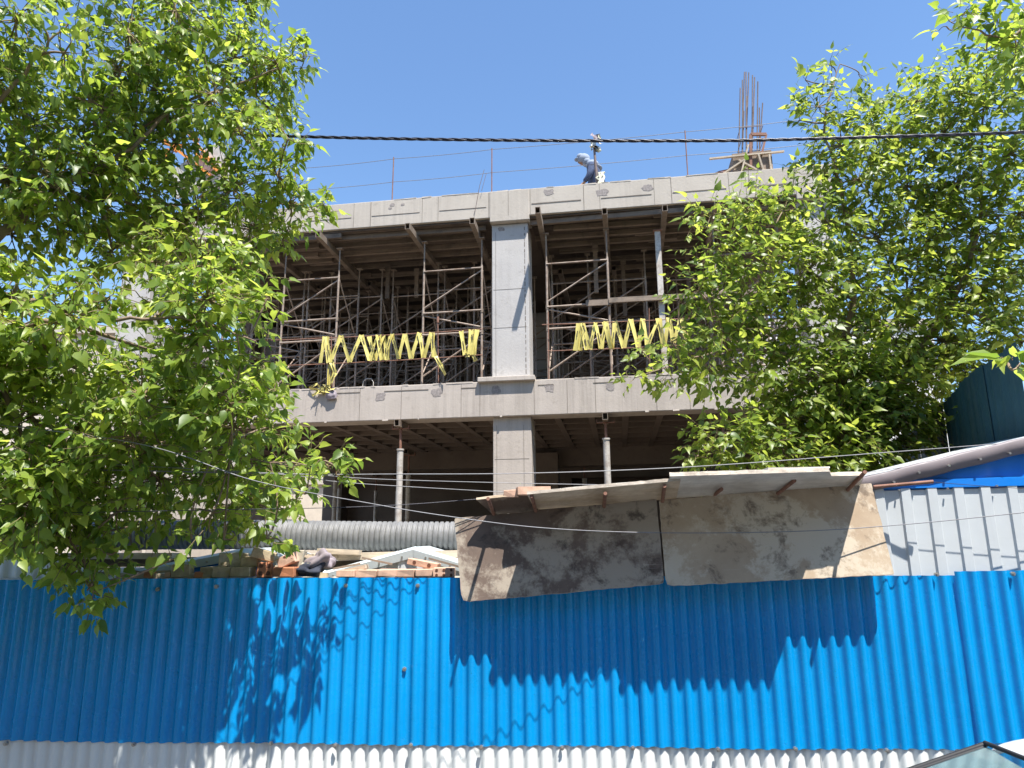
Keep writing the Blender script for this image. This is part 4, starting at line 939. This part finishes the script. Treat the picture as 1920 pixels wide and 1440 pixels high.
# blue boundary wall along the right side of the site
sw = Frame((4.25, 5.9, 0), 0); d = np.array([6.6 - 4.25, 11.8 - 5.9]); Ln = np.linalg.norm(d); d /= Ln
bw = thing('boundary_wall', 'tall shaded blue sheet wall along the right side of the site, vines on it', 'wall', WF, (4.25, 5.9, 0))
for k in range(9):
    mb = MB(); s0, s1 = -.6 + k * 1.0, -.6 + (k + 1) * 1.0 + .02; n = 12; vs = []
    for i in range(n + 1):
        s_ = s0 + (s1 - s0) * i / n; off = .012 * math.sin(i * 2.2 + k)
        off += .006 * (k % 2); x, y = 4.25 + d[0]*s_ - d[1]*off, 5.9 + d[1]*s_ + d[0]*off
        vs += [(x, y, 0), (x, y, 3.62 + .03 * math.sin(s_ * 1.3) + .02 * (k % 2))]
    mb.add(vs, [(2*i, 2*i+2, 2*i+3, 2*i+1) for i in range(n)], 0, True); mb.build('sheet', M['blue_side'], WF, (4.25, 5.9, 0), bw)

# ------------------------------------------------------------------ cables and wires
def cable_pts(keys, n=12):
    """keys: (px x, px y, w) on the fence frame; Catmull-Rom through them"""
    P = [FN.at(x, y, w) for x, y, w in keys]; P = [2*P[0] - P[1]] + P + [2*P[-1] - P[-2]]; out = []
    for i in range(1, len(P) - 2):
        for k in range(n):
            t = k / n; out.append(.5 * ((2*P[i]) + (-P[i-1] + P[i+1])*t + (2*P[i-1] - 5*P[i] + 4*P[i+1] - P[i+2])*t*t + (-P[i-1] + 3*P[i] - 3*P[i+1] + P[i+2])*t**3))
    out.append(P[-2]); return out
pts = cable_pts([(-300, 225, .9), (200, 243, .9), (600, 257, .9), (960, 263, .9), (1300, 264, .9), (1500, 261, .9), (1920, 248, .9), (2300, 232, .9)], 60)
mb = MB(); acc = 0
for st in range(3):
    hp = []; s_ = 0
    for i, q in enumerate(pts):
        if i: s_ += np.linalg.norm(q - pts[i-1])
        a = s_ * 2 * math.pi / .34 + st * 2.1; hp.append(q + np.array([0, math.cos(a), math.sin(a)]) * .0082)
    mb.tube(hp, .0076, 6)
tag(mb.build('power_cable', M['cable'], FN, tuple(pts[0])), 'thick black twisted cable crossing above the roof line', 'cable')
wires = [([(-200, 870, -.75), (480, 888, -.50), (740, 889, -.30), (1000, 887, -.12), (1300, 875, .05), (1640, 850, .1), (1920, 828, .1), (2300, 795, .1)], 'top thin grey wire running level past the column then rising right', .0048),
         ([(-200, 878, -.72), (480, 886, -.5), (700, 898, -.28), (930, 905, -.10), (1120, 909, .05)], 'thin grey wire second from top, ending behind the canopy', .004),
         ([(-200, 850, -.72), (480, 886, -.52), (650, 905, -.32), (930, 922, -.08), (1010, 927, .02)], 'thin grey wire third from top, ending at the canopy brick', .004),
         ([(-150, 780, -.85), (250, 830, -.80), (480, 902, -.74), (700, 945, -.66), (840, 968, -.60), (1020, 990, -.48), (1240, 999, -.30), (1500, 996, -.24), (1700, 983, -.14), (1920, 961, -.08), (2200, 930, -.05)], 'thin pale wire sagging across in front of the form boards', .0046),
         ([(100, 962, -.7), (400, 956, -.6), (620, 952, -.40), (760, 946, -.25), (880, 937, -.12), (925, 933, -.05)], 'thin dark wire rising to the left tip of the canopy', .0036),
         ([(1625, 886, .0), (1720, 872, .02), (1810, 858, .04), (1960, 838, .06)], 'short thin wire running along the purple-grey flashing', .0034),
         ([(1730, 902, -.1), (1800, 908, -.1), (1920, 916, -.1), (2100, 924, -.1)], 'short dark wire across the blue gable of the site hut', .003)]
for keys, lab, r_ in wires:
    pp = cable_pts(keys, 10); mb = MB(); mb.tube(pp, r_ * .68, 6); tag(mb.build('wire', M['wire'] if 'dark' not in lab else M['cable'], FN, tuple(pp[0])), lab, 'wire', 'thin wires strung above the fence')

# ------------------------------------------------------------------ trees
def cam_pt(x, y, D):
    d = c_r * (x - 960) / F_PX + c_u * (720 - y) / F_PX + c_f; return CAM + d * (D / d[1])
EV = [(.0, -.07, .24), (.0, .16, .42), (.0, .48, .36), (.0, .80, .16)]     # edge points: y, half width
MR = [0, .16, .48, .80, 1.16]
def leaf_mesh(name, base, axis, nrm, size, mat, parent, org, wide=1.0):
    n = len(base); axis = axis / np.linalg.norm(axis, axis=1, keepdims=True)
    nrm = nrm - axis * np.sum(nrm * axis, axis=1, keepdims=True); nrm /= np.linalg.norm(nrm, axis=1, keepdims=True) + 1e-9
    side = np.cross(axis, nrm)
    fold = rng.uniform(.05, .42, n); curl = rng.uniform(-.05, .38, n); wv = rng.uniform(.82, 1.12, n) * wide; twist = rng.uniform(-.25, .25, n)
    asym = rng.uniform(-.06, .06, (n, 4))
    V = np.zeros((n, 13, 3))
    def pt(y, x, lift): 
        s = size[:, None]; zz = -(curl * y * y)[:, None] + lift[:, None] + (twist * x * y)[:, None] if hasattr(x, '__len__') else None
        return base + s * (axis * y + side * x[:, None] * wv[:, None] + nrm * zz)
    zero = np.zeros(n)
    for k, y in enumerate(MR): V[:, k] = pt(y, zero, zero)
    for k, (_, y, hw_) in enumerate(EV):
        ruf = rng.uniform(-.03, .03, n)
        V[:, 5 + k] = pt(y, zero + hw_ + asym[:, k], fold * hw_ + ruf); V[:, 9 + k] = pt(y, zero - hw_ + asym[:, k], fold * hw_ - ruf)
    F = []
    for e in (5, 9):
        q = [(0, 1, e+1, e), (1, 2, e+2, e+1), (2, 3, e+3, e+2), (3, 4, e+3)]
        F += [f if e == 5 else f[::-1] for f in q]
    sizes = np.array([len(f) for f in F]); loops = np.concatenate([np.array(f) for f in F]); nl = len(loops); nf = len(F)
    me = bpy.data.meshes.new(name); me.vertices.add(n*13); me.vertices.foreach_set('co', (V.reshape(-1, 3) - org).ravel())
    me.loops.add(n*nl); me.loops.foreach_set('vertex_index', (loops[None, :] + 13*np.arange(n)[:, None]).ravel().astype(np.int32))
    me.polygons.add(n*nf); st = np.concatenate([[0], np.cumsum(sizes)[:-1]])
    me.polygons.foreach_set('loop_start', (st[None, :] + nl*np.arange(n)[:, None]).ravel().astype(np.int32))
    me.polygons.foreach_set('use_smooth', np.ones(n*nf, bool))
    me.materials.append(mat); me.update(calc_edges=True); me.validate()
    o = bpy.data.objects.new(name, me); COL.objects.link(o); o.parent = parent
    return o
def grow(tree_base, limbs, blobs, leaf, mat, parent, cover=2.2, seed=1, hang=.55, shoot=(.22, .50), wide=1.0, up=.25, spacing=.055):
    """limbs: polylines (3-D points with radius); blobs: px x, px y, px radius, distance"""
    global rng
    rng = np.random.default_rng(seed); rn = random.Random(seed); org = np.array(tree_base, float)
    tr = MB(); lp = []
    for L in limbs:
        P = [np.array(p[:3]) for p in L]; rr = [p[3] for p in L]; PP = []; RR = []
        Q = [2*P[0] - P[1]] + P + [2*P[-1] - P[-2]]
        for i in range(1, len(Q) - 2):
            for k in range(6):
                t = k / 6; PP.append(.5 * ((2*Q[i]) + (-Q[i-1] + Q[i+1])*t + (2*Q[i-1] - 5*Q[i] + 4*Q[i+1] - Q[i+2])*t*t + (-Q[i-1] + 3*Q[i] - 3*Q[i+1] + Q[i+2])*t**3) + np.array([rn.uniform(-.012, .012) for _ in range(3)])); RR.append(rr[i-1]*(1-t) + rr[i]*t)
        PP.append(P[-1]); RR.append(rr[-1]); tr.tube(PP, RR, 10); lp += [(p, r_) for p, r_ in zip(PP, RR)]
    LP = np.array([p for p, _ in lp]); tw = MB()
    Bs, Ax, Nr, Sz = [], [], [], []
    def curve(p, q, n, wig):
        mid = (p + q) / 2 + np.array([rn.uniform(-wig, wig) for _ in range(3)]); return [(1-t)**2*p + 2*t*(1-t)*mid + t*t*q for t in [i / n for i in range(n + 1)]]
    for bl in blobs:
        x, y, rpx, D = bl[:4]; cv = cover * (bl[4] if len(bl) > 4 else 1.0); c = cam_pt(x, y, D); sc = D / F_PX; Rr = rpx * sc * 1.03
        i = int(np.argmin(np.sum((LP - c)**2, axis=1))); a = LP[i]
        tr.tube(curve(a, c, 6, .12), np.linspace(min(.016, lp[i][1]), .007, 7), 6)
        leaf_px = (leaf / sc)**2 * .5 * .62; nl = int(math.pi * rpx**2 * cv / leaf_px); ns = max(3, int(nl / 7.5))
        for s_ in range(ns):
            v = np.array([rn.gauss(0, 1) for _ in range(3)]); v /= np.linalg.norm(v); rad_ = Rr * rn.random()**.42 * .88
            b = c + v * rad_ * np.array([1, 1.25, 1])
            dr = v * .9 + np.array([rn.gauss(0, .45), rn.gauss(0, .45), rn.gauss(0, .35) + up]); dr /= np.linalg.norm(dr); ln = rn.uniform(*shoot) * min(1, Rr / .35)
            if s_ % 3 == 0: tw.tube(curve(c, b, 4, .06), np.linspace(.006, .003, 5), 4)
            e = b + dr * ln - np.array([0, 0, .10 * ln]); st = curve(b, e, 6, .03); tw.tube(st, np.linspace(.0032, .0014, 7), 4)
            k = max(4, int(ln / spacing)); ax0 = dr
            for j in range(k):
                t = (j + .6) / k; q = st[0]*(1-t)**1 + st[-1]*t if False else st[min(6, int(t*6))]*(1 - (t*6) % 1) + st[min(6, int(t*6) + 1)]*((t*6) % 1)
                pr = np.cross(dr, [0, 0, 1]); pr /= np.linalg.norm(pr) + 1e-6; sgn = 1 if j % 2 else -1
                ax = pr * sgn * rn.uniform(.5, 1.1) + dr * rn.uniform(.25, .8) + np.array([rn.gauss(0, .2), rn.gauss(0, .2), -hang * rn.uniform(.3, 1.5)])
                if j == k - 1: ax = dr + np.array([0, 0, -hang * .4])
                ax /= np.linalg.norm(ax); nm = np.array([rn.gauss(0, .55) + .12, rn.gauss(0, .5) - .42, .85]); sz = leaf * rn.choice((.55, .75, .9, 1.0, 1.1, 1.2, 1.4)) * rn.uniform(.88, 1.12) * (1 - .30 * t * (rn.random() < .7))
                pe = q + ax * sz * .22; Bs.append(pe); Ax.append(ax); Nr.append(nm); Sz.append(sz)
    if len(blobs) < 8:
        tr.add(tw.v, tw.f, 1, True); tr.build('trunk', [M['bark'], M['twig']], WF, tuple(org), parent)
    else:
        tr.build('trunk', M['bark'], WF, tuple(org), parent); tw.build('twigs', M['twig'], WF, tuple(org), parent)
    leaf_mesh('crown', np.array(Bs), np.array(Ax), np.array(Nr), np.array(Sz), mat, parent, org, wide)
    return len(Bs)
def C(x, y, D, r): return (*cam_pt(x, y, D), r * .68)
# ---- left mulberry on the street side
def nearer(y, D):
    if y < 420: return D * .90
    k = 4.12 + .16 * min(1, max(0, (y - 560) / 200)) + .24 * min(1, max(0, (y - 720) / 240))
    t = min(1, (y - 420) / 180); return D * .90 * (1 - t) + k * t
def CL(x, y, D, r): return (*cam_pt(x, y, nearer(y, D)), r * .42)
tb = (-4.6, 3.2, 0); lt = thing('mulberry_tree', 'large leafy mulberry tree overhanging the fence on the left', 'tree', WF, tb)
fork = (-4.5, 3.5, 2.5)
limbs = [[(-4.6, 3.2, -.1, .15), (-4.58, 3.3, 1.4, .13), (*fork, .08), CL(-60, 480, 5.1, .085), CL(60, 390, 5.1, .062), CL(150, 330, 5.2, .050), CL(230, 290, 5.3, .040), CL(330, 200, 5.5, .026), CL(430, 165, 5.6, .018), CL(540, 118, 5.7, .010)],
         [CL(150, 330, 5.2, .045), CL(178, 268, 5.2, .034), CL(180, 225, 5.1, .03), CL(215, 165, 5.2, .024), CL(240, 70, 5.3, .016), CL(262, -30, 5.4, .010)],
         [CL(60, 390, 5.1, .05), CL(180, 370, 5.4, .035), CL(290, 388, 5.7, .022), CL(430, 375, 5.9, .014), CL(570, 385, 6.0, .008)],
         [(*fork, .08), CL(-60, 560, 5.5, .06), CL(80, 600, 5.6, .04), CL(220, 600, 5.8, .028), CL(360, 600, 6.0, .018), CL(480, 640, 6.1, .010)],
         [(*fork, .09), CL(-80, 680, 5.0, .06), CL(20, 770, 4.9, .034), CL(60, 832, 4.9, .028), CL(220, 838, 5.1, .022), CL(400, 850, 5.3, .014), CL(620, 880, 5.4, .007)],
         [(*fork, .07), CL(-60, 860, 4.6, .04), CL(40, 930, 4.4, .025), CL(130, 1010, 4.3, .014), CL(175, 1110, 4.2, .006)],
         [CL(-60, 480, 5.1, .06), CL(-30, 250, 4.8, .04), CL(60, 120, 4.7, .025), CL(130, 40, 4.7, .014)]]
lb = [(30,40,75,4.9),(120,100,55,4.8,.8),(-10,150,80,5.0),(60,230,75,5.2),(170,190,60,5.3),(240,60,70,5.4),(220,130,60,5.3),(310,90,75,5.5),(330,20,60,5.5),(400,40,55,5.6),(440,110,70,5.7),(400,180,75,5.7),(300,170,70,5.5),(520,120,55,5.8,.8),(570,112,32,5.8,.8),(500,200,55,5.8,.9),
      (450,245,55,5.8,.75),(540,260,42,5.8,.8),(250,250,75,5.5),(170,280,75,5.3),(90,330,80,5.2),(10,330,80,5.1),(250,330,75,5.6,.9),(330,270,55,5.7,.75),(520,330,42,5.9,.9),(440,355,60,5.9),(370,400,70,5.9),(540,385,52,6.0),(605,385,28,6.0,.9),(280,410,70,5.8),(190,390,60,5.6),(110,420,60,5.4,.8),(20,440,55,5.2,.8),
      (470,430,60,6.0),(380,480,70,6.0),(290,490,60,5.9,.9),(530,450,30,6.1,.8),(210,470,55,5.7,.8),(30,520,45,5.5,.8),(150,540,40,5.6,.75),(460,520,50,6.0),(390,560,65,6.0),(310,570,60,5.9,.8),(500,560,25,6.1,.8),(120,590,60,5.6,.9),(40,610,55,5.5,.9),(200,565,35,5.7,.8),(450,600,40,6.1),(380,640,60,6.1),(300,660,50,5.9,.75),
      (480,670,45,6.1),(110,680,75,5.4),(20,700,70,5.2),(190,720,65,5.5),(270,740,70,5.7),(350,730,65,5.8),(430,730,60,6.0),(500,740,42,6.1),(60,780,70,5.1),(150,800,75,5.2),(250,820,75,5.4),(350,810,70,5.6),(440,800,65,5.7),(510,800,38,5.7,.8),
      (110,880,75,4.9),(200,900,75,5.0),(300,900,75,5.2),(400,890,70,5.3),(490,870,55,5.4),(560,870,45,5.4,.9),(625,872,35,5.4,.9),(40,860,50,4.8,.7),(570,925,35,5.4,.8),(130,960,65,4.6),(220,960,60,4.7),(310,970,50,4.9,.8),(400,960,60,5.0),(480,950,55,5.2),(30,970,60,4.6,.9),
      (500,1010,38,5.2),(420,1010,35,5.0,.7),(80,1030,50,4.4,.8),(150,1040,55,4.35),(210,1040,35,4.4),(170,1100,40,4.2),(178,1148,22,4.15,1.1),(360,1010,28,4.9,.7),(320,1050,18,4.6,.8),
      (-120,600,120,5.2,.7),(-130,350,120,5.0,.7),(-120,850,110,4.6,.7),(-120,100,110,4.8,.7),(150,-60,90,5.2,.6),(330,-70,90,5.5,.6),(450,-40,50,5.6,.8),(480,10,30,5.7,.7)]
rj = random.Random(31)
lb = [(b[0], b[1], b[2], nearer(b[1], b[3]) * (rj.uniform(.965, 1.03) if b[1] > 600 else rj.uniform(.93, 1.07)), (b[4] if len(b) > 4 else 1.0) * (1.0 if 230 < b[1] < 500 and b[0] < 460 else .38 if b[1] > 950 and b[0] > 200 else 1.5 if 440 < b[1] <= 640 and b[0] < 420 else .80 if b[1] > 560 and 130 < b[0] < 500 else .95 if b[1] > 560 and b[0] < 500 else .82 if b[0] < 420 else 1.05)) for b in lb]
lb += [(-60, 700, 80, 4.15, 1.0), (330, 770, 60, 4.2, .9), (430, 760, 50, 4.2, .8), (400, 690, 50, 4.15, .8), (60, 940, 60, 4.2, 1.2), (120, 880, 60, 4.3, 1.2), (30, 1020, 40, 4.15, .9)]
lb = [(b[0], b[1], b[2], 5.15, b[4] * 1.15) if (b[1] > 590 and b[0] > 130 and k % 2 and b[1] < 1000) else b for k, b in enumerate(lb)]
n1 = grow(tb, limbs, lb, .070, M['leaf_near'], lt, 3.9, 3, .9, (.16, .38), .90, .22, .036)
# ---- tree behind the fence at the right
tb2 = (3.9, 8.2, 0); rt = thing('broadleaf_tree', 'dense small-leaved tree growing inside the site at the right', 'tree', WF, tb2)
f2 = (3.85, 8.15, 2.6)
limbs = [[(3.9, 8.2, -.1, .15), (3.9, 8.2, 1.3, .13), (*f2, .11), C(1570, 700, 8.3, .075), C(1600, 560, 8.3, .055), C(1590, 430, 8.2, .042), C(1572, 330, 8.1, .030), C(1545, 230, 8.1, .02), C(1575, 120, 8.1, .008)],
         [(*f2, .08), C(1700, 690, 8.4, .06), C(1790, 560, 8.3, .045), C(1835, 420, 8.2, .035), C(1840, 300, 8.1, .025), C(1850, 120, 8.0, .012)],
         [C(1600, 560, 8.3, .045), C(1500, 500, 8.0, .03), C(1400, 450, 7.8, .018), C(1300, 420, 7.7, .008)],
         [C(1570, 700, 8.3, .05), C(1450, 660, 7.9, .03), C(1340, 660, 7.7, .018), C(1200, 705, 7.5, .007)],
         [(*f2, .07), C(1480, 830, 8.0, .035), C(1400, 830, 7.7, .02), C(1310, 845, 7.6, .008)],
         [C(1590, 430, 8.2, .03), C(1680, 470, 8.4, .022), C(1760, 500, 8.5, .012)]]
rb = [(1560,125,26,8.1,.55),(1610,140,24,8.1,.55),(1510,150,26,8.1,.6),(1535,200,42,8.1,.7),(1600,215,34,8.1,.7),(1500,225,24,8.1,.6),(1575,270,50,8.1),(1640,260,50,8.2),(1720,190,55,8.2,.85),(1700,265,55,8.3),(1790,170,55,8.0,.9),(1770,250,70,8.2),(1850,200,65,8.0),(1900,130,60,7.9),(1890,290,75,8.1),
      (1540,330,46,8.1),(1610,335,60,8.2),(1700,350,75,8.4,.9),(1790,350,75,8.3),(1470,395,55,8.0),(1400,395,48,7.9),(1335,400,38,7.8,.9),(1300,425,24,7.7,.9),(1550,420,65,8.1),(1640,440,75,8.4,.9),(1740,450,75,8.5,.9),(1830,440,75,8.3),(1910,400,70,8.1),
      (1350,470,52,7.8),(1430,480,65,7.9),(1520,500,70,8.1),(1610,530,75,8.3),(1310,545,44,7.7),(1275,560,22,7.6,.9),(1390,560,65,7.8),(1480,580,70,8.0),(1700,550,75,8.5,.9),(1790,550,75,8.4),(1880,520,75,8.2),
      (1340,620,60,7.7),(1260,640,40,7.6,.8),(1420,640,60,7.9,.9),(1500,640,55,8.0,.8),(1590,630,65,8.2),(1680,640,70,8.4,1.1),(1770,640,70,8.4,1.1),(1860,620,65,8.2),(1920,640,50,8.1),(1200,655,18,7.5,.7),(1190,708,26,7.5,.9),(1255,700,34,7.55,.9),(1330,695,45,7.7,.9),(1410,700,45,7.8,.8),
      (1490,720,60,8.0,1.2),(1570,720,70,8.2,1.4),(1650,730,75,8.4,1.5),(1740,710,60,8.5,1.3),(1810,690,45,8.4),(1480,790,50,8.0,1.3),(1560,800,70,8.2,1.6),(1640,800,70,8.4,1.6),(1710,780,45,8.5,1.3),(1395,775,30,7.7,.6),(1340,830,45,7.6,1.0),(1400,840,55,7.7,1.1),(1470,855,55,7.9,1.4),(1550,865,60,8.1,1.6),(1620,860,50,8.3,1.5),(1680,840,40,8.5,1.2),(1300,850,24,7.6,.9),
      (2010,300,110,8.0,.6),(2010,520,110,8.2,.6),(1960,60,60,7.8,.7)]
rb = [(b[0], b[1], b[2], b[3], (b[4] if len(b) > 4 else 1.0) * (1.25 if b[1] < 280 and b[0] < 1660 else .85 if b[1] < 330 else .9 if b[1] < 650 else 1.25)) for b in rb]
n2 = grow(tb2, limbs, rb, .092, M['leaf_far'], rt, 2.7, 5, .6, (.22, .46), .86, .30, .046)
# ---- street tree at the right, one low shoot reaches into view
tb3 = (4.6, 2.4, 0); r3 = thing('street_tree', 'street tree at the right, one bright shoot of large leaves hanging into view', 'tree', WF, tb3)
limbs = [[(4.6, 2.4, -.1, .12), (4.6, 2.4, 2.0, .10), (4.3, 2.6, 3.0, .05), C(2120, 560, 3.2, .02), C(2000, 640, 3.2, .012), C(1915, 678, 3.2, .005)]]
n3 = grow(tb3, limbs, [(1890,682,17,3.2,2.2),(2010,640,40,3.2,.8),(2200,520,80,3.2,.7)], .125, M['leaf_near'], r3, 1.9, 8, .6, (.12, .22), .85)
# ---- tree beyond the blue wall, tips in the top right corner
tb4 = (6.9, 6.4, 0); r4 = thing('neighbour_tree', 'large-leaved tree beyond the blue wall, its tips filling the top right corner', 'tree', WF, tb4)
limbs = [[(6.9, 6.4, -.1, .14), (6.9, 6.4, 2.5, .12), (6.6, 6.3, 4.6, .08), C(2100, 220, 6.4, .05), C(1960, 60, 6.4, .03), C(1880, 70, 6.4, .02), C(1790, 45, 6.4, .008)]]
n5 = grow(tb4, limbs, [(1870,35,50,6.4,1.1),(1800,30,38,6.4,1.0),(1775,50,24,6.4,1.0),(1905,90,44,6.4,1.0),(1850,95,36,6.5,.9),(1960,40,70,6.4,.8),(2080,250,110,6.5,.7)], .115, M['leaf_near'], r4, 2.8, 9, .6, (.2, .4), .95)
# ---- vine on the blue side wall
vb = (5.27, 8.45, 0); vn = thing('climbing_vine', 'thin trailing vine climbing the shaded blue wall at the right', 'vine', WF, vb)
n4 = grow(vb, [[(5.27, 8.45, 0, .012), C(1770, 830, 8.4, .006), C(1800, 790, 7.95, .004)]], [(1780,800,26,8.2,.8),(1830,770,26,7.45,.8),(1760,830,20,8.4,.8),(1880,800,28,6.75,.5),(1870,850,20,6.85,.4),(1900,710,30,6.6,.6),(1715,850,34,9.3,.9),(1850,720,26,7.1,.6)], .075, M['leaf_far'], vn, 1.2, 12, .5, (.15, .3), .86)
print('leaves', n1, n2, n3, n4)

# ------------------------------------------------------------------ background houses behind the trees
def house(base, size, mat, label, rows, colsn, fr=WF, roof=True):
    t = thing('apartment_house', label, 'house', fr, base); w, dpt, h = size
    mb = MB(); mb.box((-w/2, 0, 0), (w/2, dpt, h)); mb.build('wall', mat, WF, (0, 0, 0), t)
    mb = MB(); mb.box((-w/2 - .2, -.2, h), (w/2 + .2, dpt + .2, h + .35)); mb.build('roof', M['conc'], WF, (0, 0, 0), t)
    for r_ in range(rows):
        for c_ in range(colsn):
            x = -w/2 + w * (c_ + .5) / colsn; z = h * (r_ + .35) / rows
            mb = MB(); mb.box((x - .6, -.04, z), (x + .6, -.003, z + 1.4), 1); mb.box((x - .68, -.06, z - .08), (x + .68, -.003, z - .003)); mb.build('window', [M['pale'], M['window']], WF, (0, 0, 0), t)
    return t
house((-22.5, 30, 0), (14, 9, 11.2), M['beige'], 'beige flat-roofed house far behind the left tree', 3, 4)
house((-30, 52, 0), (16, 10, 13), M['pale'], 'pale house farther back behind the left tree', 4, 5)
house((17, 34, 0), (9, 9, 12.5), M['pale'], 'pale house behind the right tree beyond the building', 4, 3)
house((-9.5, 38, 0), (9, 8, 5.0), M['beige'], 'low house seen through the ground floor of the building', 1, 3)
for k, (x, y, h) in enumerate(((-14, 33, 4.2), (-17.5, 27, 3.6))):
    pass

house((-2, -21, 0), (46, 9, 13), M['beige'], 'unseen long beige house added across the street to block low sky light', 4, 12)  # added behind the camera to cut sky light on the fence and interior

# ------------------------------------------------------------------ parked car at the kerb
def car():
    X0, Y0 = 1.70, 2.10                     # front edge of the roof, centre line; nose points to -X
    t = thing('parked_car', 'silver-grey car parked below the fence, windscreen and roof corner in view', 'car', WF, (X0, Y0, 0))
    base = (0, 0, 0)
    # outline stations along x (local, nose at -1.75): z of sill, belt, top, half widths
    st = [(-1.95, .30, .55, .60, .62), (-1.85, .25, .66, .72, .74), (-1.3, .24, .80, .86, .79), (-1.1, .24, .89, .92, .81), (.0, .24, .93, .95, .82), (1.2, .24, .95, .97, .82), (1.9, .25, .96, .99, .80), (2.25, .30, .90, .95, .74), (2.35, .34, .62, .72, .66)]
    bm = bmesh.new(); rings = []
    for x, zb, zs, zt, hw_ in st:
        pr = [(-hw_*.92, zb), (-hw_, zb + .12), (-hw_, zs - .08), (-hw_*.97, zs), (-hw_*.86, zt), (0, zt + .015), (hw_*.86, zt), (hw_*.97, zs), (hw_, zs - .08), (hw_, zb + .12), (hw_*.92, zb)]
        rings.append([bm.verts.new((x, y, z)) for y, z in pr])
    for a, b in zip(rings[:-1], rings[1:]):
        for i in range(len(a) - 1): bm.faces.new((a[i], a[i+1], b[i+1], b[i]))
        bm.faces.new((a[-1], a[0], b[0], b[-1]))
    bm.faces.new(rings[0][::-1]); bm.faces.new(rings[-1])
    bmesh.ops.recalc_face_normals(bm, faces=bm.faces)
    mb = MB(); mb.bm(bm, 0, True); body = mb.build('body', M['car'], WF, base, t); body.modifiers.new('b', 'BEVEL').width = .02
    # roof
    bm = bmesh.new(); rings = []
    for x, z, hw_ in ((-.04, 1.385, .56), (.05, 1.415, .575), (.5, 1.445, .59), (1.0, 1.445, .585), (1.35, 1.40, .56), (1.45, 1.375, .55)):
        pr = [(-hw_ - .02, z - .055), (-hw_, z - .015), (-hw_*.8, z + .008), (0, z + .02), (hw_*.8, z + .008), (hw_, z - .015), (hw_ + .02, z - .055)]
        rings.append([bm.verts.new((x, y, q)) for y, q in pr])
    for a, b in zip(rings[:-1], rings[1:]):
        for i in range(6): bm.faces.new((a[i], a[i+1], b[i+1], b[i]))
    mb = MB(); mb.bm(bm, 0, True); rf = mb.build('roof', M['car'], WF, base, t); rf.modifiers.new('s', 'SOLIDIFY').thickness = .02; sb = rf.modifiers.new('d', 'SUBSURF'); sb.levels = 1; sb.render_levels = 2
    def strip(p, q, r_, name, mat): mb = MB(); mb.tube([p, tuple((np.array(p) + np.array(q)) / 2 + np.array([-.02, 0, .02])), q], r_, 8); mb.build(name, mat, WF, base, t)
    for s_ in (-1, 1):
        strip((-1.16, s_*.71, .93), (-.03, s_*.575, 1.375), .010, 'pillar', M['rubber']); strip((-1.17, s_*.685, .935), (-.05, s_*.55, 1.372), .008, 'seal', M['rubber'])
        strip((.55, s_*.74, .95), (.52, s_*.60, 1.40), .03, 'pillar', M['rubber']); strip((1.95, s_*.70, .97), (1.42, s_*.56, 1.36), .035, 'pillar', M['car'])
        mb = MB(); mb.add([(-.72, s_*.735, .95), (.5, s_*.75, .955), (.5, s_*.605, 1.385), (.02, s_*.60, 1.37)], [(0, 1, 2, 3)]); mb.add([(.6, s_*.75, .955), (1.8, s_*.72, .97), (1.38, s_*.59, 1.35), (.58, s_*.605, 1.385)], [(0, 1, 2, 3)]); mb.build('side_window', M['glass'], WF, base, t)
        for x in (-1.25, 1.55):
            mb = MB(); mb.tube([(x, s_*.66, .30), (x, s_*.83, .30)], .30, 28); w_ = mb.build('wheel', M['rubber'], WF, base, t)
            mb = MB(); mb.tube([(x, s_*.80, .30), (x, s_*.836, .30)], .19, 24); mb.build('rim', M['rim'], WF, base, w_)
        mb = MB(); mb.ball((-1.84, s_*.52, .62), (.07, .14, .07)); mb.build('headlight', M['lamp_w'], WF, base, t)
        mb = MB(); mb.ball((-.52, s_*.90, 1.0), (.06, .09, .065)); mb.build('wing_mirror', M['car'], WF, base, t)
    strip((-.05, -.55, 1.385), (-.05, .55, 1.385), .008, 'seal', M['rubber'])
    def screen(x0, z0, h0, x1, z1, h1, bow):
        mb = MB(); n, mm = 14, 6; vs = []
        for j in range(mm + 1):
            s_ = j / mm
            for i in range(n + 1):
                y = -1 + 2*i/n; vs.append((x0 + (x1 - x0)*s_ + bow*(1 - y*y), y*(h0 + (h1 - h0)*s_), z0 + (z1 - z0)*s_ + .02*math.sin(math.pi*s_)))
        mb.add(vs, [(j*(n+1)+i, j*(n+1)+i+1, (j+1)*(n+1)+i+1, (j+1)*(n+1)+i) for j in range(mm) for i in range(n)], 0, True); return mb
    o = screen(-1.15, .925, .70, -.05, 1.375, .55, -.06).build('windscreen', M['glass'], WF, base, t)
    o = screen(1.98, .975, .66, 1.46, 1.36, .54, .05).build('rear_window', M['glass'], WF, base, t)
    mb = MB(); mb.box((-.80, -.66, .86), (-.25, .66, .915)); mb.build('dashboard', M['dark_cloth'], WF, base, t)
    for s_ in (-.33, .33):
        mb = MB(); mb.bbox((.25, s_ - .24, .45), (.75, s_ + .24, .60), .05); mb.bbox((.62, s_ - .23, .58), (.78, s_ + .23, 1.12), .05); mb.bbox((.63, s_ - .12, 1.13), (.74, s_ + .12, 1.28), .04); mb.build('seat', M['cream'], WF, base, t)
    mb = MB(); mb.bbox((-.50, -.05, .917), (-.3, .40, .945), .01); mb.build('dash_cloth', M['cream'], WF, base, t)
car()
